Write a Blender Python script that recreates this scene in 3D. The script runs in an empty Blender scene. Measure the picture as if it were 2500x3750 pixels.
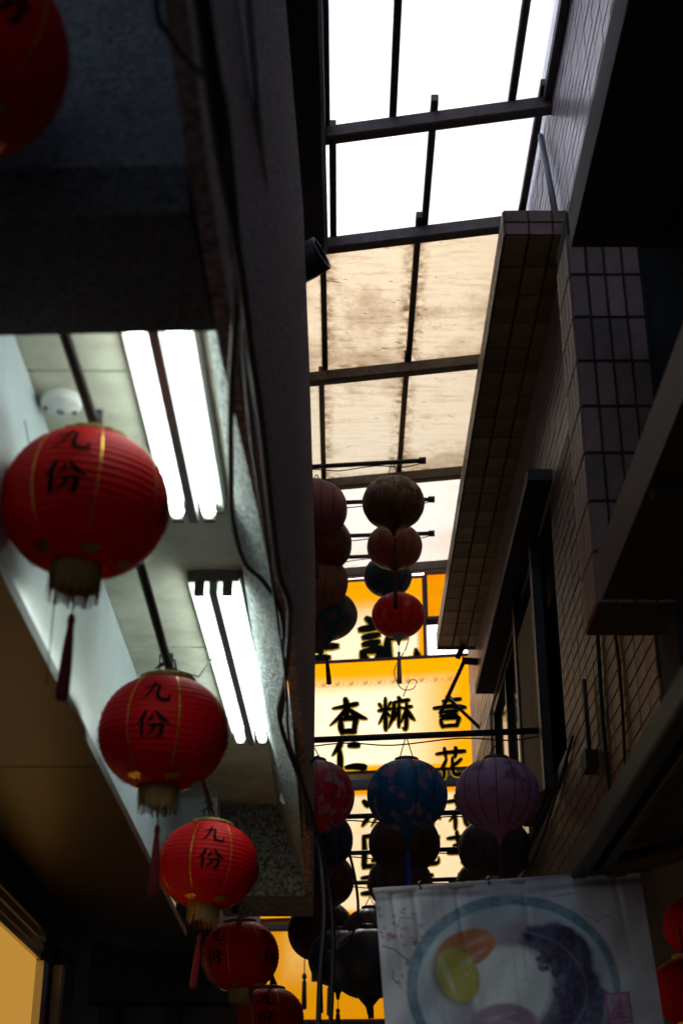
import bpy, math, random
from mathutils import Vector, Matrix

C = bpy.context.scene.collection
sc = bpy.context.scene
R = random.Random(7)
E = 1.6          # eye height above the paving; heights below are given above the eye and lifted by E

# ------------------------------------------------------------------ camera, sky, sun, exposure
cd = bpy.data.cameras.new('camera')
cam = bpy.data.objects.new('camera', cd)
C.objects.link(cam)
cam.location = (0, 0, E)
cam.rotation_euler = (math.radians(90 + 26.4), 0, 0)
cd.sensor_fit = 'VERTICAL'
cd.sensor_height = 36.0
cd.lens = 51.66
cd.clip_start = 0.05
cd.clip_end = 400
cd.dof.use_dof = True
cd.dof.focus_distance = 7.0
cd.dof.aperture_fstop = 3.6
sc.camera = cam

world = bpy.data.worlds.new('World')
sc.world = world
world.use_nodes = True
wn = world.node_tree.nodes
wl = world.node_tree.links
bgn = wn['Background']
sky = wn.new('ShaderNodeTexSky')
sky.sky_type = 'NISHITA'
sky.sun_disc = False
sky.sun_elevation = math.radians(42)
sky.sun_rotation = 0.0      # the sun stands ahead, up the alley, behind thin cloud
sky.air_density = 1.0
sky.dust_density = 4.0
wl.new(sky.outputs[0], bgn.inputs[0])
bgn.inputs[1].default_value = 0.13

sl = bpy.data.lights.new('sun', 'SUN')
sl.energy = 0.8
sl.angle = math.radians(12)
sl.color = (1.0, 0.96, 0.9)
so = bpy.data.objects.new('sun', sl)
C.objects.link(so)
so.rotation_euler = (math.radians(-48), 0, 0)

sc.view_settings.view_transform = 'Standard'
sc.view_settings.look = 'None'
sc.view_settings.exposure = 0.55
sc.view_settings.gamma = 1.0
sc.cycles.use_denoising = True
sc.cycles.max_bounces = 8
sc.cycles.transparent_max_bounces = 12
sc.cycles.sample_clamp_indirect = 4.0


# ------------------------------------------------------------------ materials
def mat(name, col, rough=0.6, col2=None, nscale=8.0, bump=0.0, bscale=60.0, metal=0.0, rand=0.0, spec=0.5,
        stretch=(1, 1, 1), contrast=(0.35, 0.7), translucent=0.0):
    m = bpy.data.materials.new(name)
    m.use_nodes = True
    n, l = m.node_tree.nodes, m.node_tree.links
    b = n['Principled BSDF']
    b.inputs['Roughness'].default_value = rough
    b.inputs['Metallic'].default_value = metal
    b.inputs['Specular IOR Level'].default_value = spec
    tc = n.new('ShaderNodeTexCoord')
    mp = n.new('ShaderNodeMapping')
    mp.inputs['Scale'].default_value = stretch
    l.new(tc.outputs['Object'], mp.inputs[0])
    src = None
    if col2 is not None:
        no = n.new('ShaderNodeTexNoise')
        no.inputs['Scale'].default_value = nscale
        no.inputs['Detail'].default_value = 6
        no.inputs['Roughness'].default_value = 0.65
        l.new(mp.outputs[0], no.inputs['Vector'])
        cr = n.new('ShaderNodeValToRGB')
        cr.color_ramp.elements[0].position = contrast[0]
        cr.color_ramp.elements[1].position = contrast[1]
        cr.color_ramp.elements[0].color = (*col, 1)
        cr.color_ramp.elements[1].color = (*col2, 1)
        l.new(no.outputs[0], cr.inputs[0])
        src = cr.outputs[0]
    if rand > 0:
        oi = n.new('ShaderNodeObjectInfo')
        mr = n.new('ShaderNodeMapRange')
        mr.inputs['To Min'].default_value = 1 - rand
        mr.inputs['To Max'].default_value = 1 + rand
        l.new(oi.outputs['Random'], mr.inputs['Value'])
        hv = n.new('ShaderNodeHueSaturation')
        hv.inputs['Color'].default_value = (*col, 1)
        if src: l.new(src, hv.inputs['Color'])
        l.new(mr.outputs[0], hv.inputs['Value'])
        src = hv.outputs[0]
    if src: l.new(src, b.inputs['Base Color'])
    else: b.inputs['Base Color'].default_value = (*col, 1)
    if bump > 0:
        nb = n.new('ShaderNodeTexNoise')
        nb.inputs['Scale'].default_value = bscale
        nb.inputs['Detail'].default_value = 4
        l.new(mp.outputs[0], nb.inputs['Vector'])
        bp = n.new('ShaderNodeBump')
        bp.inputs['Strength'].default_value = bump
        bp.inputs['Distance'].default_value = 0.01
        l.new(nb.outputs[0], bp.inputs['Height'])
        l.new(bp.outputs[0], b.inputs['Normal'])
    if translucent > 0:
        t = n.new('ShaderNodeBsdfTranslucent')
        if src: l.new(src, t.inputs[0])
        else: t.inputs[0].default_value = (*col, 1)
        mx = n.new('ShaderNodeMixShader')
        mx.inputs[0].default_value = translucent
        l.new(b.outputs[0], mx.inputs[1])
        l.new(t.outputs[0], mx.inputs[2])
        l.new(mx.outputs[0], n['Material Output'].inputs[0])
    return m


def emit(name, col, strength):
    m = bpy.data.materials.new(name)
    m.use_nodes = True
    n, l = m.node_tree.nodes, m.node_tree.links
    n.remove(n['Principled BSDF'])
    e = n.new('ShaderNodeEmission')
    e.inputs[0].default_value = (*col, 1)
    e.inputs[1].default_value = strength
    l.new(e.outputs[0], n['Material Output'].inputs[0])
    return m


def pane_mat(name, clean, dirty, amount, clear):
    """weathered translucent roofing sheet: white plastic with streaks of dirt running across the slope"""
    m = bpy.data.materials.new(name)
    m.use_nodes = True
    n, l = m.node_tree.nodes, m.node_tree.links
    n.remove(n['Principled BSDF'])
    tc = n.new('ShaderNodeTexCoord')
    oi = n.new('ShaderNodeObjectInfo')
    off = n.new('ShaderNodeVectorMath')
    off.operation = 'SCALE'
    off.inputs[0].default_value = (37, 23, 11)
    l.new(oi.outputs['Random'], off.inputs['Scale'])
    sh_ = n.new('ShaderNodeVectorMath')
    l.new(tc.outputs['Object'], sh_.inputs[0])
    l.new(off.outputs[0], sh_.inputs[1])

    def layer(scale, stretch, lo, hi, gain, detail=6, rough=0.6):
        mp = n.new('ShaderNodeMapping')
        mp.inputs['Scale'].default_value = stretch
        mp.inputs['Rotation'].default_value = (0, 0, -0.1)
        l.new(sh_.outputs[0], mp.inputs[0])
        no = n.new('ShaderNodeTexNoise')
        no.inputs['Scale'].default_value = scale
        no.inputs['Detail'].default_value = detail
        no.inputs['Roughness'].default_value = rough
        l.new(mp.outputs[0], no.inputs['Vector'])
        r_ = n.new('ShaderNodeMapRange')
        r_.inputs['From Min'].default_value = lo
        r_.inputs['From Max'].default_value = hi
        r_.inputs['To Max'].default_value = gain
        l.new(no.outputs[0], r_.inputs['Value'])
        return r_.outputs[0]
    parts_ = [layer(1.5, (1, 1.0, 1), 0.48, 0.84, 0.9 * amount, 9, 0.7),          # broad rusty stains
              layer(6, (0.6, 4.0, 1), 0.50, 0.80, 0.40 * amount, 8, 0.75),                    # faint rain streaks across
              layer(13, (0.8, 1.5, 1), 0.64, 0.72, 0.60 * amount, 5),                # mould spots
              layer(60, (1, 1.5, 1), 0.60, 0.80, 0.35 * amount, 3)]                # fine speckle
    gs = n.new('ShaderNodeSeparateXYZ')
    l.new(tc.outputs['Generated'], gs.inputs[0])
    em = []
    for k_, wd_ in ((0, 0.16), (1, 0.10)):
        pg = n.new('ShaderNodeMath')
        pg.operation = 'PINGPONG'
        pg.inputs[1].default_value = 0.5
        l.new(gs.outputs[k_], pg.inputs[0])
        er = n.new('ShaderNodeMapRange')
        er.inputs['From Min'].default_value = wd_
        er.inputs['From Max'].default_value = 0.0
        l.new(pg.outputs[0], er.inputs['Value'])
        em.append(er.outputs[0])
    emx = n.new('ShaderNodeMath')
    emx.operation = 'MAXIMUM'
    l.new(em[0], emx.inputs[0])
    l.new(em[1], emx.inputs[1])
    egn = n.new('ShaderNodeMath')
    egn.operation = 'MULTIPLY'
    l.new(emx.outputs[0], egn.inputs[0])
    l.new(layer(22, (1, 1, 1), 0.40, 0.66, 1.0 * amount, 5), egn.inputs[1])
    parts_.append(egn.outputs[0])
    ad = parts_[0]
    for p_ in parts_[1:]:
        m_ = n.new('ShaderNodeMath')
        m_.operation = 'ADD'
        m_.use_clamp = True
        l.new(ad, m_.inputs[0])
        l.new(p_, m_.inputs[1])
        ad = m_.outputs[0]
    mx = n.new('ShaderNodeMix')
    mx.data_type = 'RGBA'
    mx.inputs['A'].default_value = (*clean, 1)
    mx.inputs['B'].default_value = (*dirty, 1)
    l.new(ad, mx.inputs['Factor'])
    tl = n.new('ShaderNodeBsdfTranslucent')
    l.new(mx.outputs['Result'], tl.inputs[0])
    tp = n.new('ShaderNodeBsdfTransparent')
    l.new(mx.outputs['Result'], tp.inputs[0])
    ms = n.new('ShaderNodeMixShader')
    ms.inputs[0].default_value = clear
    l.new(tl.outputs[0], ms.inputs[1])
    l.new(tp.outputs[0], ms.inputs[2])
    gl = n.new('ShaderNodeBsdfDiffuse')
    l.new(mx.outputs['Result'], gl.inputs[0])
    m2 = n.new('ShaderNodeMixShader')
    m2.inputs[0].default_value = 0.15
    l.new(ms.outputs[0], m2.inputs[1])
    l.new(gl.outputs[0], m2.inputs[2])
    l.new(m2.outputs[0], n['Material Output'].inputs[0])
    return m


def silk(name, top, low, print_col, zsplit=0.0, soft=0.08, pscale=14.0, pthr=0.58, tr=0.55):
    """painted lantern silk: plain upper half, flower print growing denser towards the bottom"""
    m = bpy.data.materials.new(name)
    m.use_nodes = True
    n, l = m.node_tree.nodes, m.node_tree.links
    b = n['Principled BSDF']
    b.inputs['Roughness'].default_value = 0.38
    b.inputs['Sheen Weight'].default_value = 0.25
    tc = n.new('ShaderNodeTexCoord')
    sp = n.new('ShaderNodeSeparateXYZ')
    l.new(tc.outputs['Object'], sp.inputs[0])
    mr = n.new('ShaderNodeMapRange')
    mr.inputs['From Min'].default_value = zsplit - soft
    mr.inputs['From Max'].default_value = zsplit + soft
    l.new(sp.outputs[2], mr.inputs['Value'])
    base = n.new('ShaderNodeMix')
    base.data_type = 'RGBA'
    base.inputs['A'].default_value = (*low, 1)
    base.inputs['B'].default_value = (*top, 1)
    l.new(mr.outputs[0], base.inputs['Factor'])
    vo = n.new('ShaderNodeTexNoise')
    vo.inputs['Scale'].default_value = pscale
    vo.inputs['Detail'].default_value = 5
    vo.inputs['Roughness'].default_value = 0.6
    l.new(tc.outputs['Object'], vo.inputs['Vector'])
    rr = n.new('ShaderNodeValToRGB')
    rr.color_ramp.elements[0].position = pthr - 0.075
    rr.color_ramp.elements[1].position = pthr - 0.03
    l.new(vo.outputs[0], rr.inputs[0])
    mx = n.new('ShaderNodeMix')
    mx.data_type = 'RGBA'
    l.new(rr.outputs[0], mx.inputs['Factor'])
    l.new(base.outputs['Result'], mx.inputs['A'])
    mx.inputs['B'].default_value = (*print_col, 1)
    l.new(mx.outputs['Result'], b.inputs['Base Color'])
    t = n.new('ShaderNodeBsdfTranslucent')
    l.new(mx.outputs['Result'], t.inputs[0])
    ms = n.new('ShaderNodeMixShader')
    ms.inputs[0].default_value = tr
    l.new(b.outputs[0], ms.inputs[1])
    l.new(t.outputs[0], ms.inputs[2])
    l.new(ms.outputs[0], n['Material Output'].inputs[0])
    return m


M = {}
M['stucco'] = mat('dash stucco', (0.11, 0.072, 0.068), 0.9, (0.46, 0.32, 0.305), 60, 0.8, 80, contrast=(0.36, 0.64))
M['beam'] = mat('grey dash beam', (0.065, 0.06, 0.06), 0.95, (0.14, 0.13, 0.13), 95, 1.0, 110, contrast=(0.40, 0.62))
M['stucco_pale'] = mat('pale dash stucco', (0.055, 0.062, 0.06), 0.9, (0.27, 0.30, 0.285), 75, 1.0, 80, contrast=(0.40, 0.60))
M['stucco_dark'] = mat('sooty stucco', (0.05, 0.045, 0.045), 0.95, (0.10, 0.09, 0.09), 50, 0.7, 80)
M['ceiling'] = mat('yellowed ceiling paint', (0.44, 0.42, 0.29), 0.7, (0.70, 0.72, 0.58), 4.0, 0.15, 25, contrast=(0.3, 0.6))
M['laminate'] = mat('glossy pale laminate', (0.56, 0.65, 0.71), 0.14, (0.66, 0.75, 0.80), 4, 0.03, 12)
M['brown_soffit'] = mat('brown soffit paint', (0.032, 0.020, 0.010), 0.42, (0.055, 0.034, 0.018), 3, 0.05, 20)
M['black_wood'] = mat('blackened timber', (0.022, 0.02, 0.019), 0.6, (0.04, 0.036, 0.034), 12, 0.2, 40, stretch=(1, 0.15, 1))
M['grey_panel'] = mat('dull grey panel', (0.09, 0.085, 0.09), 0.6, (0.12, 0.115, 0.12), 5, 0.1, 30)
M['roof_steel'] = mat('rusty brown steel', (0.07, 0.055, 0.05), 0.55, (0.13, 0.10, 0.085), 18, 0.25, 60, metal=0.2)
M['black_steel'] = mat('black steel', (0.02, 0.02, 0.021), 0.5, (0.035, 0.033, 0.033), 20, 0.15, 60, metal=0.3)
M['pipe_grey'] = mat('grey pvc pipe', (0.24, 0.25, 0.28), 0.45, (0.17, 0.18, 0.20), 9)
M['conduit'] = mat('pale zinc conduit', (0.50, 0.54, 0.62), 0.3)
M['cable'] = mat('black cable', (0.012, 0.012, 0.012), 0.5)
M['rope'] = mat('dark hanging rope', (0.018, 0.012, 0.010), 0.8, bump=0.5, bscale=150)
M['white_metal'] = mat('white enamel', (0.72, 0.74, 0.72), 0.35, (0.62, 0.64, 0.60), 12)
M['ridge_metal'] = mat('grey fixture spine', (0.20, 0.20, 0.20), 0.5)
M['socket'] = mat('brown lamp holder', (0.10, 0.075, 0.055), 0.5)
M['tube'] = emit('fluorescent tube', (0.86, 1.0, 0.94), 8.0)
M['tile'] = mat('cream tile in shade', (0.085, 0.050, 0.027), 0.5, (0.22, 0.14, 0.082), 2.2, 0.04, 20, rand=0.28)  # lower wall copy, darkened for the shade below the projecting slab
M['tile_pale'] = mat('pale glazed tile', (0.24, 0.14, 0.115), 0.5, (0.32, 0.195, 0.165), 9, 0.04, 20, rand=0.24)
M['tile_lit'] = mat('daylit upper tile', (0.54, 0.44, 0.44), 0.35, (0.64, 0.53, 0.53), 9, 0.04, 20)  # upper wall copy of the tile, daylight painted in as a paler colour
M['soffit_tile'] = mat('soffit tile with sign glow', (0.25, 0.175, 0.08), 0.42, (0.44, 0.31, 0.15), 6, 0.05, 25, rand=0.26)  # amber hue paints the sign glow over the dirty cream
M['grout'] = mat('dark grout', (0.028, 0.024, 0.022), 0.95, (0.05, 0.042, 0.038), 30)
M['red_board'] = mat('dark red painted board', (0.022, 0.005, 0.004), 0.6, (0.035, 0.008, 0.006), 5)
M['rail_green'] = mat('green grey awning rail', (0.022, 0.027, 0.025), 0.5, (0.04, 0.046, 0.043), 10, metal=0.3)
M['awning'] = mat('brown awning cloth', (0.07, 0.05, 0.045), 0.85, (0.10, 0.075, 0.065), 5)
M['aluminium'] = mat('brushed aluminium', (0.55, 0.53, 0.50), 0.3, (0.45, 0.43, 0.40), 30, metal=0.9, stretch=(1, 1, 0.1))
M['yellow_wall'] = emit('glowing yellow shop panel', (1.0, 0.50, 0.085), 0.34)  # emission stands in for the lamp light on this yellow shop wall
M['paper'] = emit('pale sheet on the glowing panel', (1.0, 0.62, 0.46), 0.30)  # sheet glows by itself, in place of lamp light falling on it
M['beige_cloth'] = mat('beige ribbed plaster', (0.20, 0.15, 0.055), 0.8, (0.14, 0.105, 0.04), 9, 0.3, 60)
M['window_glass'] = mat('dark window glass', (0.015, 0.016, 0.018), 0.08)
M['paving'] = mat('worn stone paving', (0.07, 0.065, 0.06), 0.8, (0.11, 0.10, 0.095), 3, 0.3, 15)
M['far_wall'] = mat('pale far wall', (0.46, 0.45, 0.46), 0.7, (0.55, 0.54, 0.55), 5)
M['dark_wall'] = mat('dark far wall', (0.07, 0.06, 0.055), 0.9, (0.11, 0.10, 0.09), 3)
M['sign_case'] = mat('brown sign casing', (0.10, 0.03, 0.008), 0.5, (0.14, 0.045, 0.012), 10)
M['letter'] = mat('black sign lettering', (0.010, 0.008, 0.004), 0.8, spec=0.1)
M['ink'] = mat('black brush ink', (0.006, 0.005, 0.006), 0.9, spec=0.05)
M['red_nylon'] = mat('red lantern nylon', (0.56, 0.001, 0.005), 0.6, (0.44, 0.001, 0.004), 7, spec=0.18, translucent=0.34)
M['gold'] = mat('gold print', (0.40, 0.22, 0.015), 0.3, (0.62, 0.40, 0.05), 90, metal=0.7)
M['fringe'] = mat('gold fringe thread', (0.17, 0.095, 0.02), 0.8, (0.34, 0.22, 0.06), 90, stretch=(1, 1, 0.08))
M['tassel_red'] = mat('red tassel thread', (0.20, 0.006, 0.012), 0.85, bump=0.6, bscale=200)
M['tassel_white'] = mat('white tassel thread', (0.55, 0.50, 0.48), 0.85)
M['tassel_blue'] = mat('blue tassel thread', (0.02, 0.06, 0.30), 0.85)
M['tassel_dark'] = mat('dark tassel thread', (0.06, 0.02, 0.02), 0.85)
M['wire'] = mat('dark lantern wire', (0.03, 0.02, 0.02), 0.6)
M['cap'] = mat('dark lantern cap', (0.03, 0.025, 0.025), 0.5)
M['vinyl_back'] = mat('banner hem', (0.30, 0.28, 0.29), 0.5)
M['pane_clear'] = pane_mat('clear frosted roof sheet', (0.88, 0.92, 1.0), (0.72, 0.76, 0.84), 0.30, 0.38)
M['pane_dirty'] = pane_mat('grimy roof sheet', (0.94, 0.87, 0.73), (0.32, 0.18, 0.07), 1.0, 0.25)
M['pane_mid'] = pane_mat('stained roof sheet', (0.94, 0.88, 0.75), (0.38, 0.25, 0.12), 0.95, 0.24)
M['pane_pale'] = pane_mat('pale roof sheet', (1.0, 0.97, 0.92), (0.66, 0.52, 0.34), 0.45, 0.34)


# ------------------------------------------------------------------ mesh helpers
class MB:
    def __init__(self):
        self.v, self.f = [], []

    def add(self, vs, fs):
        o = len(self.v)
        self.v += [tuple(x) for x in vs]
        self.f += [tuple(i + o for i in q) for q in fs]
        return self

    def box(self, x0, x1, y0, y1, z0, z1, mtx=None):
        vs = [Vector((x, y, z)) for z in (z0, z1) for y in (y0, y1) for x in (x0, x1)]
        if mtx is not None: vs = [mtx @ q for q in vs]
        return self.add(vs, [(0, 2, 3, 1), (4, 5, 7, 6), (0, 1, 5, 4), (2, 6, 7, 3), (0, 4, 6, 2), (1, 3, 7, 5)])

    def beam(self, a, b, w, h, up=(0, 0, 1)):
        """square bar from a to b, w across and h along up"""
        a, b, up = Vector(a), Vector(b), Vector(up)
        d = (b - a).normalized()
        s = d.cross(up).normalized()
        u = s.cross(d).normalized()
        c = 0.12 * min(w, h)
        pr = [(-w / 2 + c, -h / 2), (w / 2 - c, -h / 2), (w / 2, -h / 2 + c), (w / 2, h / 2 - c),
              (w / 2 - c, h / 2), (-w / 2 + c, h / 2), (-w / 2, h / 2 - c), (-w / 2, -h / 2 + c)]
        vs = [p + s * x + u * y for p in (a, b) for x, y in pr]
        n = 8
        fs = [(i, (i + 1) % n, n + (i + 1) % n, n + i) for i in range(n)]
        fs += [tuple(range(n - 1, -1, -1)), tuple(range(n, 2 * n))]
        return self.add(vs, fs)

    def tube(self, pts, r, n=8, caps=True):
        pts = [Vector(p) for p in pts]
        rr = r if isinstance(r, (list, tuple)) else [r] * len(pts)
        vs, fs = [], []
        for i, p in enumerate(pts):
            d = (pts[min(i + 1, len(pts) - 1)] - pts[max(i - 1, 0)]).normalized()
            h = Vector((0, 0, 1)) if abs(d.z) < 0.9 else Vector((1, 0, 0))
            s = d.cross(h).normalized()
            u = s.cross(d)
            for k in range(n):
                a = 2 * math.pi * k / n
                vs.append(p + (s * math.cos(a) + u * math.sin(a)) * rr[i])
        for i in range(len(pts) - 1):
            for k in range(n):
                fs.append((i * n + k, i * n + (k + 1) % n, (i + 1) * n + (k + 1) % n, (i + 1) * n + k))
        if caps:
            fs.append(tuple(range(n - 1, -1, -1)))
            fs.append(tuple(range((len(pts) - 1) * n, len(pts) * n)))
        return self.add(vs, fs)

    def lathe(self, prof, n=32, mod=None):
        vs, fs = [], []
        for r, z in prof:
            for k in range(n):
                a = 2 * math.pi * k / n
                q = r * (mod(a, z) if mod else 1)
                vs.append((q * math.cos(a), q * math.sin(a), z))
        for i in range(len(prof) - 1):
            for k in range(n):
                fs.append((i * n + k, i * n + (k + 1) % n, (i + 1) * n + (k + 1) % n, (i + 1) * n + k))
        return self.add(vs, fs)

    def mesh(self, name, m, smooth=False):
        me = bpy.data.meshes.new(name)
        me.from_pydata(self.v, [], self.f)
        if m: me.materials.append(m)
        if smooth: me.polygons.foreach_set('use_smooth', [True] * len(me.polygons))
        me.update()
        return me

    def build(self, name, m, parent=None, smooth=False, loc=None, kind=None):
        o = bpy.data.objects.new(name, self.mesh(name, m, smooth))
        C.objects.link(o)
        if parent: o.parent = parent
        if loc is not None: o.location = loc
        if kind: o['kind'] = kind
        return o


def thing(name, label, cat, loc=(0, 0, 0), group=None, rot=(0, 0, 0)):
    o = bpy.data.objects.new(name, None)
    o.empty_display_size = 0.1
    C.objects.link(o)
    o.location, o.rotation_euler = loc, rot
    o['label'], o['category'] = label, cat
    if group: o['group'] = group
    return o


def tag(o, label, cat, group=None):
    o['label'], o['category'] = label, cat
    if group: o['group'] = group
    return o


def link_copy(me, name, parent, loc, rot=(0, 0, 0)):
    o = bpy.data.objects.new(name, me)
    C.objects.link(o)
    o.parent = parent
    o.location, o.rotation_euler = loc, rot
    return o


def smooth_path(pts, sub=5):
    pts = [Vector(p) for p in pts]
    out = []
    for i in range(len(pts) - 1):
        p0, p1, p2, p3 = pts[max(i - 1, 0)], pts[i], pts[i + 1], pts[min(i + 2, len(pts) - 1)]
        for k in range(sub):
            t = k / sub
            out.append(0.5 * ((2 * p1) + (p2 - p0) * t + (2 * p0 - 5 * p1 + 4 * p2 - p3) * t * t
                              + (3 * p1 - p0 - 3 * p2 + p3) * t ** 3))
    out.append(pts[-1])
    return out


# ---- brush writing: every stroke is a path of (x, y, width) in a unit square
GLYPH = {
    'nine': [[(.44, .98, .05), (.42, .80, .09), (.36, .50, .08), (.24, .22, .06), (.04, .02, .02)],
             [(.10, .62, .05), (.30, .68, .08), (.58, .74, .10), (.60, .55, .09), (.58, .30, .10), (.64, .10, .11),
              (.80, .07, .11), (.94, .10, .09), (.96, .32, .02)]],
    'fen': [[(.30, .98, .06), (.24, .78, .10), (.14, .60, .07), (.02, .50, .02)],
            [(.20, .66, .06), (.20, .40, .10), (.19, .02, .08)],
            [(.52, .86, .06), (.46, .68, .08), (.36, .54, .03)],
            [(.60, .98, .05), (.70, .80, .10), (.82, .66, .12), (1.0, .54, .04)],
            [(.40, .42, .05), (.60, .45, .09), (.80, .46, .10), (.79, .26, .10), (.74, .06, .10), (.60, .10, .02)],
            [(.58, .44, .07), (.52, .26, .08), (.34, .04, .02)]],
    'apricot': [[(.08, .74, .05), (.40, .78, .09), (.74, .84, .11)],
                [(.42, 1.0, .10), (.46, .80, .13), (.45, .48, .12)],
                [(.46, .72, .09), (.28, .50, .10), (0, .26, .02)],
                [(.50, .72, .06), (.72, .52, .13), (1.0, .40, .05)],
                [(.30, .42, .08), (.30, .22, .13), (.34, .02, .10)],
                [(.30, .40, .06), (.52, .44, .11), (.70, .42, .13), (.68, .22, .11), (.66, .04, .10)],
                [(.34, .06, .10), (.50, .07, .12), (.68, .06, .12)]],
    'mochi': [[(.20, 1.0, .06), (.20, .60, .09), (.20, .04, .10)],
              [(.02, .82, .08), (.10, .70, .05)], [(.36, .86, .07), (.28, .72, .04)],
              [(0, .62, .07), (.20, .64, .08), (.38, .66, .06)],
              [(.20, .60, .07), (.10, .40, .07), (0, .22, .02)], [(.22, .58, .05), (.32, .44, .07)],
              [(.58, 1.0, .07), (.64, .90, .09)],
              [(.42, .84, .06), (.64, .87, .08), (.88, .90, .09)],
              [(.46, .84, .08), (.42, .44, .10), (.28, .08, .02)],
              [(.50, .64, .05), (.60, .66, .06), (.70, .68, .05)],
              [(.60, .80, .06), (.59, .50, .08), (.58, .10, .07)],
              [(.58, .62, .05), (.50, .44, .06), (.44, .30, .02)],
              [(.72, .64, .05), (.84, .68, .07), (.96, .70, .07)],
              [(.82, .82, .06), (.81, .50, .09), (.78, .04, .09), (.68, .08, .02)],
              [(.80, .60, .06), (.72, .40, .07), (.64, .22, .02)],
              [(.84, .60, .06), (.92, .42, .11), (1.04, .28, .04)]],
    'speech': [[(.44, 1.0, .08), (.54, .90, .12)],
               [(.30, .84, .07), (.60, .86, .09), (.84, .88, .10)],
               [(.02, .62, .08), (.30, .64, .10), (.62, .66, .12), (.98, .60, .10)],
               [(.22, .48, .07), (.50, .50, .09), (.74, .50, .09)],
               [(.20, .36, .06), (.48, .37, .09), (.72, .38, .08)],
               [(.22, .26, .07), (.24, .12, .10), (.28, 0, .08)],
               [(.22, .26, .06), (.48, .28, .09), (.76, .28, .11), (.74, .14, .10), (.70, .02, .09)],
               [(.28, .03, .08), (.50, .04, .09), (.72, .04, .09)]],
    'benevolence': [[(.30, 1.0, .10), (.22, .78, .14), (.02, .52, .03)],
                    [(.24, .72, .08), (.26, .40, .14), (.26, -.06, .12)],
                    [(.52, .80, .10), (.66, .82, .15), (.80, .80, .13)],
                    [(.44, .14, .10), (.70, .16, .15), (.98, .12, .17)]],
    'flower': [[(0, .80, .08), (.40, .84, .10), (.96, .86, .12)],
               [(.28, 1.0, .08), (.30, .84, .10), (.32, .68, .08)],
               [(.66, 1.0, .10), (.66, .84, .12), (.62, .66, .08)],
               [(.34, .62, .07), (.24, .40, .09), (.06, .20, .02)],
               [(.24, .42, .07), (.25, .20, .10), (.24, -.04, .08)],
               [(.84, .60, .08), (.66, .44, .09), (.46, .32, .03)],
               [(.54, .66, .07), (.54, .30, .10), (.60, .08, .10), (.80, .06, .10), (.94, .10, .08), (.96, .26, .02)]],
    'record': [[(.14, 1.0, .08), (.26, .90, .13)],
               [(.02, .78, .09), (.20, .80, .11), (.40, .84, .10)],
               [(.08, .62, .08), (.22, .64, .10), (.36, .66, .08)],
               [(.08, .48, .08), (.22, .50, .10), (.36, .52, .08)],
               [(.06, .34, .09), (.10, .18, .13), (.16, .02, .10)],
               [(.06, .34, .07), (.24, .36, .11), (.40, .36, .13), (.36, .18, .12), (.32, .04, .08)],
               [(.16, .06, .09), (.34, .08, .10)],
               [(.50, .86, .08), (.70, .88, .10), (.88, .88, .10), (.86, .70, .10), (.84, .58, .08)],
               [(.54, .58, .08), (.70, .60, .10), (.86, .60, .09)],
               [(.54, .60, .08), (.52, .36, .13), (.54, .14, .15), (.70, .06, .17), (.92, .08, .18), (1.06, .16, .14),
                (1.04, .34, .03)]],
    'ice': [[(.06, .90, .10), (.18, .78, .15)], [(.02, .18, .06), (.14, .34, .10), (.26, .46, .03)],
            [(.60, 1.0, .10), (.62, .50, .14), (.60, .04, .13), (.46, .10, .03)],
            [(.34, .72, .07), (.50, .74, .09), (.50, .52, .08), (.28, .16, .02)],
            [(.94, .84, .09), (.80, .68, .09), (.66, .58, .04)], [(.66, .60, .07), (.80, .34, .13), (1.04, .12, .05)]],
    'taro': [[(0, .80, .08), (.40, .83, .10), (.98, .84, .12)], [(.28, 1.0, .09), (.30, .68, .09)],
             [(.68, 1.0, .10), (.66, .68, .09)], [(.18, .58, .08), (.50, .60, .10), (.82, .60, .10)],
             [(0, .36, .09), (.40, .38, .12), (1.0, .38, .12)],
             [(.52, .58, .10), (.54, .30, .14), (.52, .02, .13), (.38, .08, .03)]],
    'round': [[(.06, .94, .09), (.08, .50, .12), (.06, .04, .12)],
              [(.06, .92, .09), (.50, .95, .11), (.94, .94, .13), (.94, .50, .13), (.92, .04, .13)],
              [(.34, .78, .07), (.50, .80, .08), (.66, .80, .07)], [(.32, .62, .07), (.50, .64, .08), (.70, .64, .07)],
              [(.40, .52, .07), (.40, .30, .09)], [(.40, .50, .06), (.64, .50, .08), (.62, .30, .09)],
              [(.30, .22, .07), (.50, .24, .08), (.72, .22, .08)], [(.08, .06, .10), (.50, .08, .11), (.92, .07, .12)]],
}
VINE = [[(0, .30, .05), (.16, .12, .06), (.30, .30, .05), (.26, .52, .05), (.16, .46, .04)],
        [(.34, .12, .05), (.44, .40, .09), (.42, .84, .04)], [(.42, .16, .06), (.54, .46, .09), (.60, .86, .03)],
        [(.40, .14, .05), (.34, .40, .08), (.24, .70, .03)],
        [(.54, .20, .06), (.72, .10, .05), (.86, .34, .05), (.84, .58, .06), (.74, .50, .05)]]


def stroke_poly(st, grow=0.0, step=0.05):
    pts = smooth_path([(x, y, w) for x, y, w in st], 5)
    n = len(pts)
    L, Rr = [], []
    first, last = pts[0], pts[-1]
    for i, p in enumerate(pts):
        a, b = pts[max(i - 1, 0)], pts[min(i + 1, n - 1)]
        d = Vector((b.x - a.x, b.y - a.y))
        if d.length < 1e-6: d = Vector((1, 0))
        d.normalize()
        w = max(p.z, 0.012) * 0.62 + grow
        ex = 0
        if i == 0: ex = -w * 0.7
        if i == n - 1: ex = w * 0.7
        k = 0.62 if i in (0, n - 1) else 1
        c = Vector((p.x, p.y)) + d * ex
        nn = Vector((-d.y, d.x)) * w * k
        L.append(c + nn)
        Rr.append(c - nn)
    return L, Rr


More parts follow.
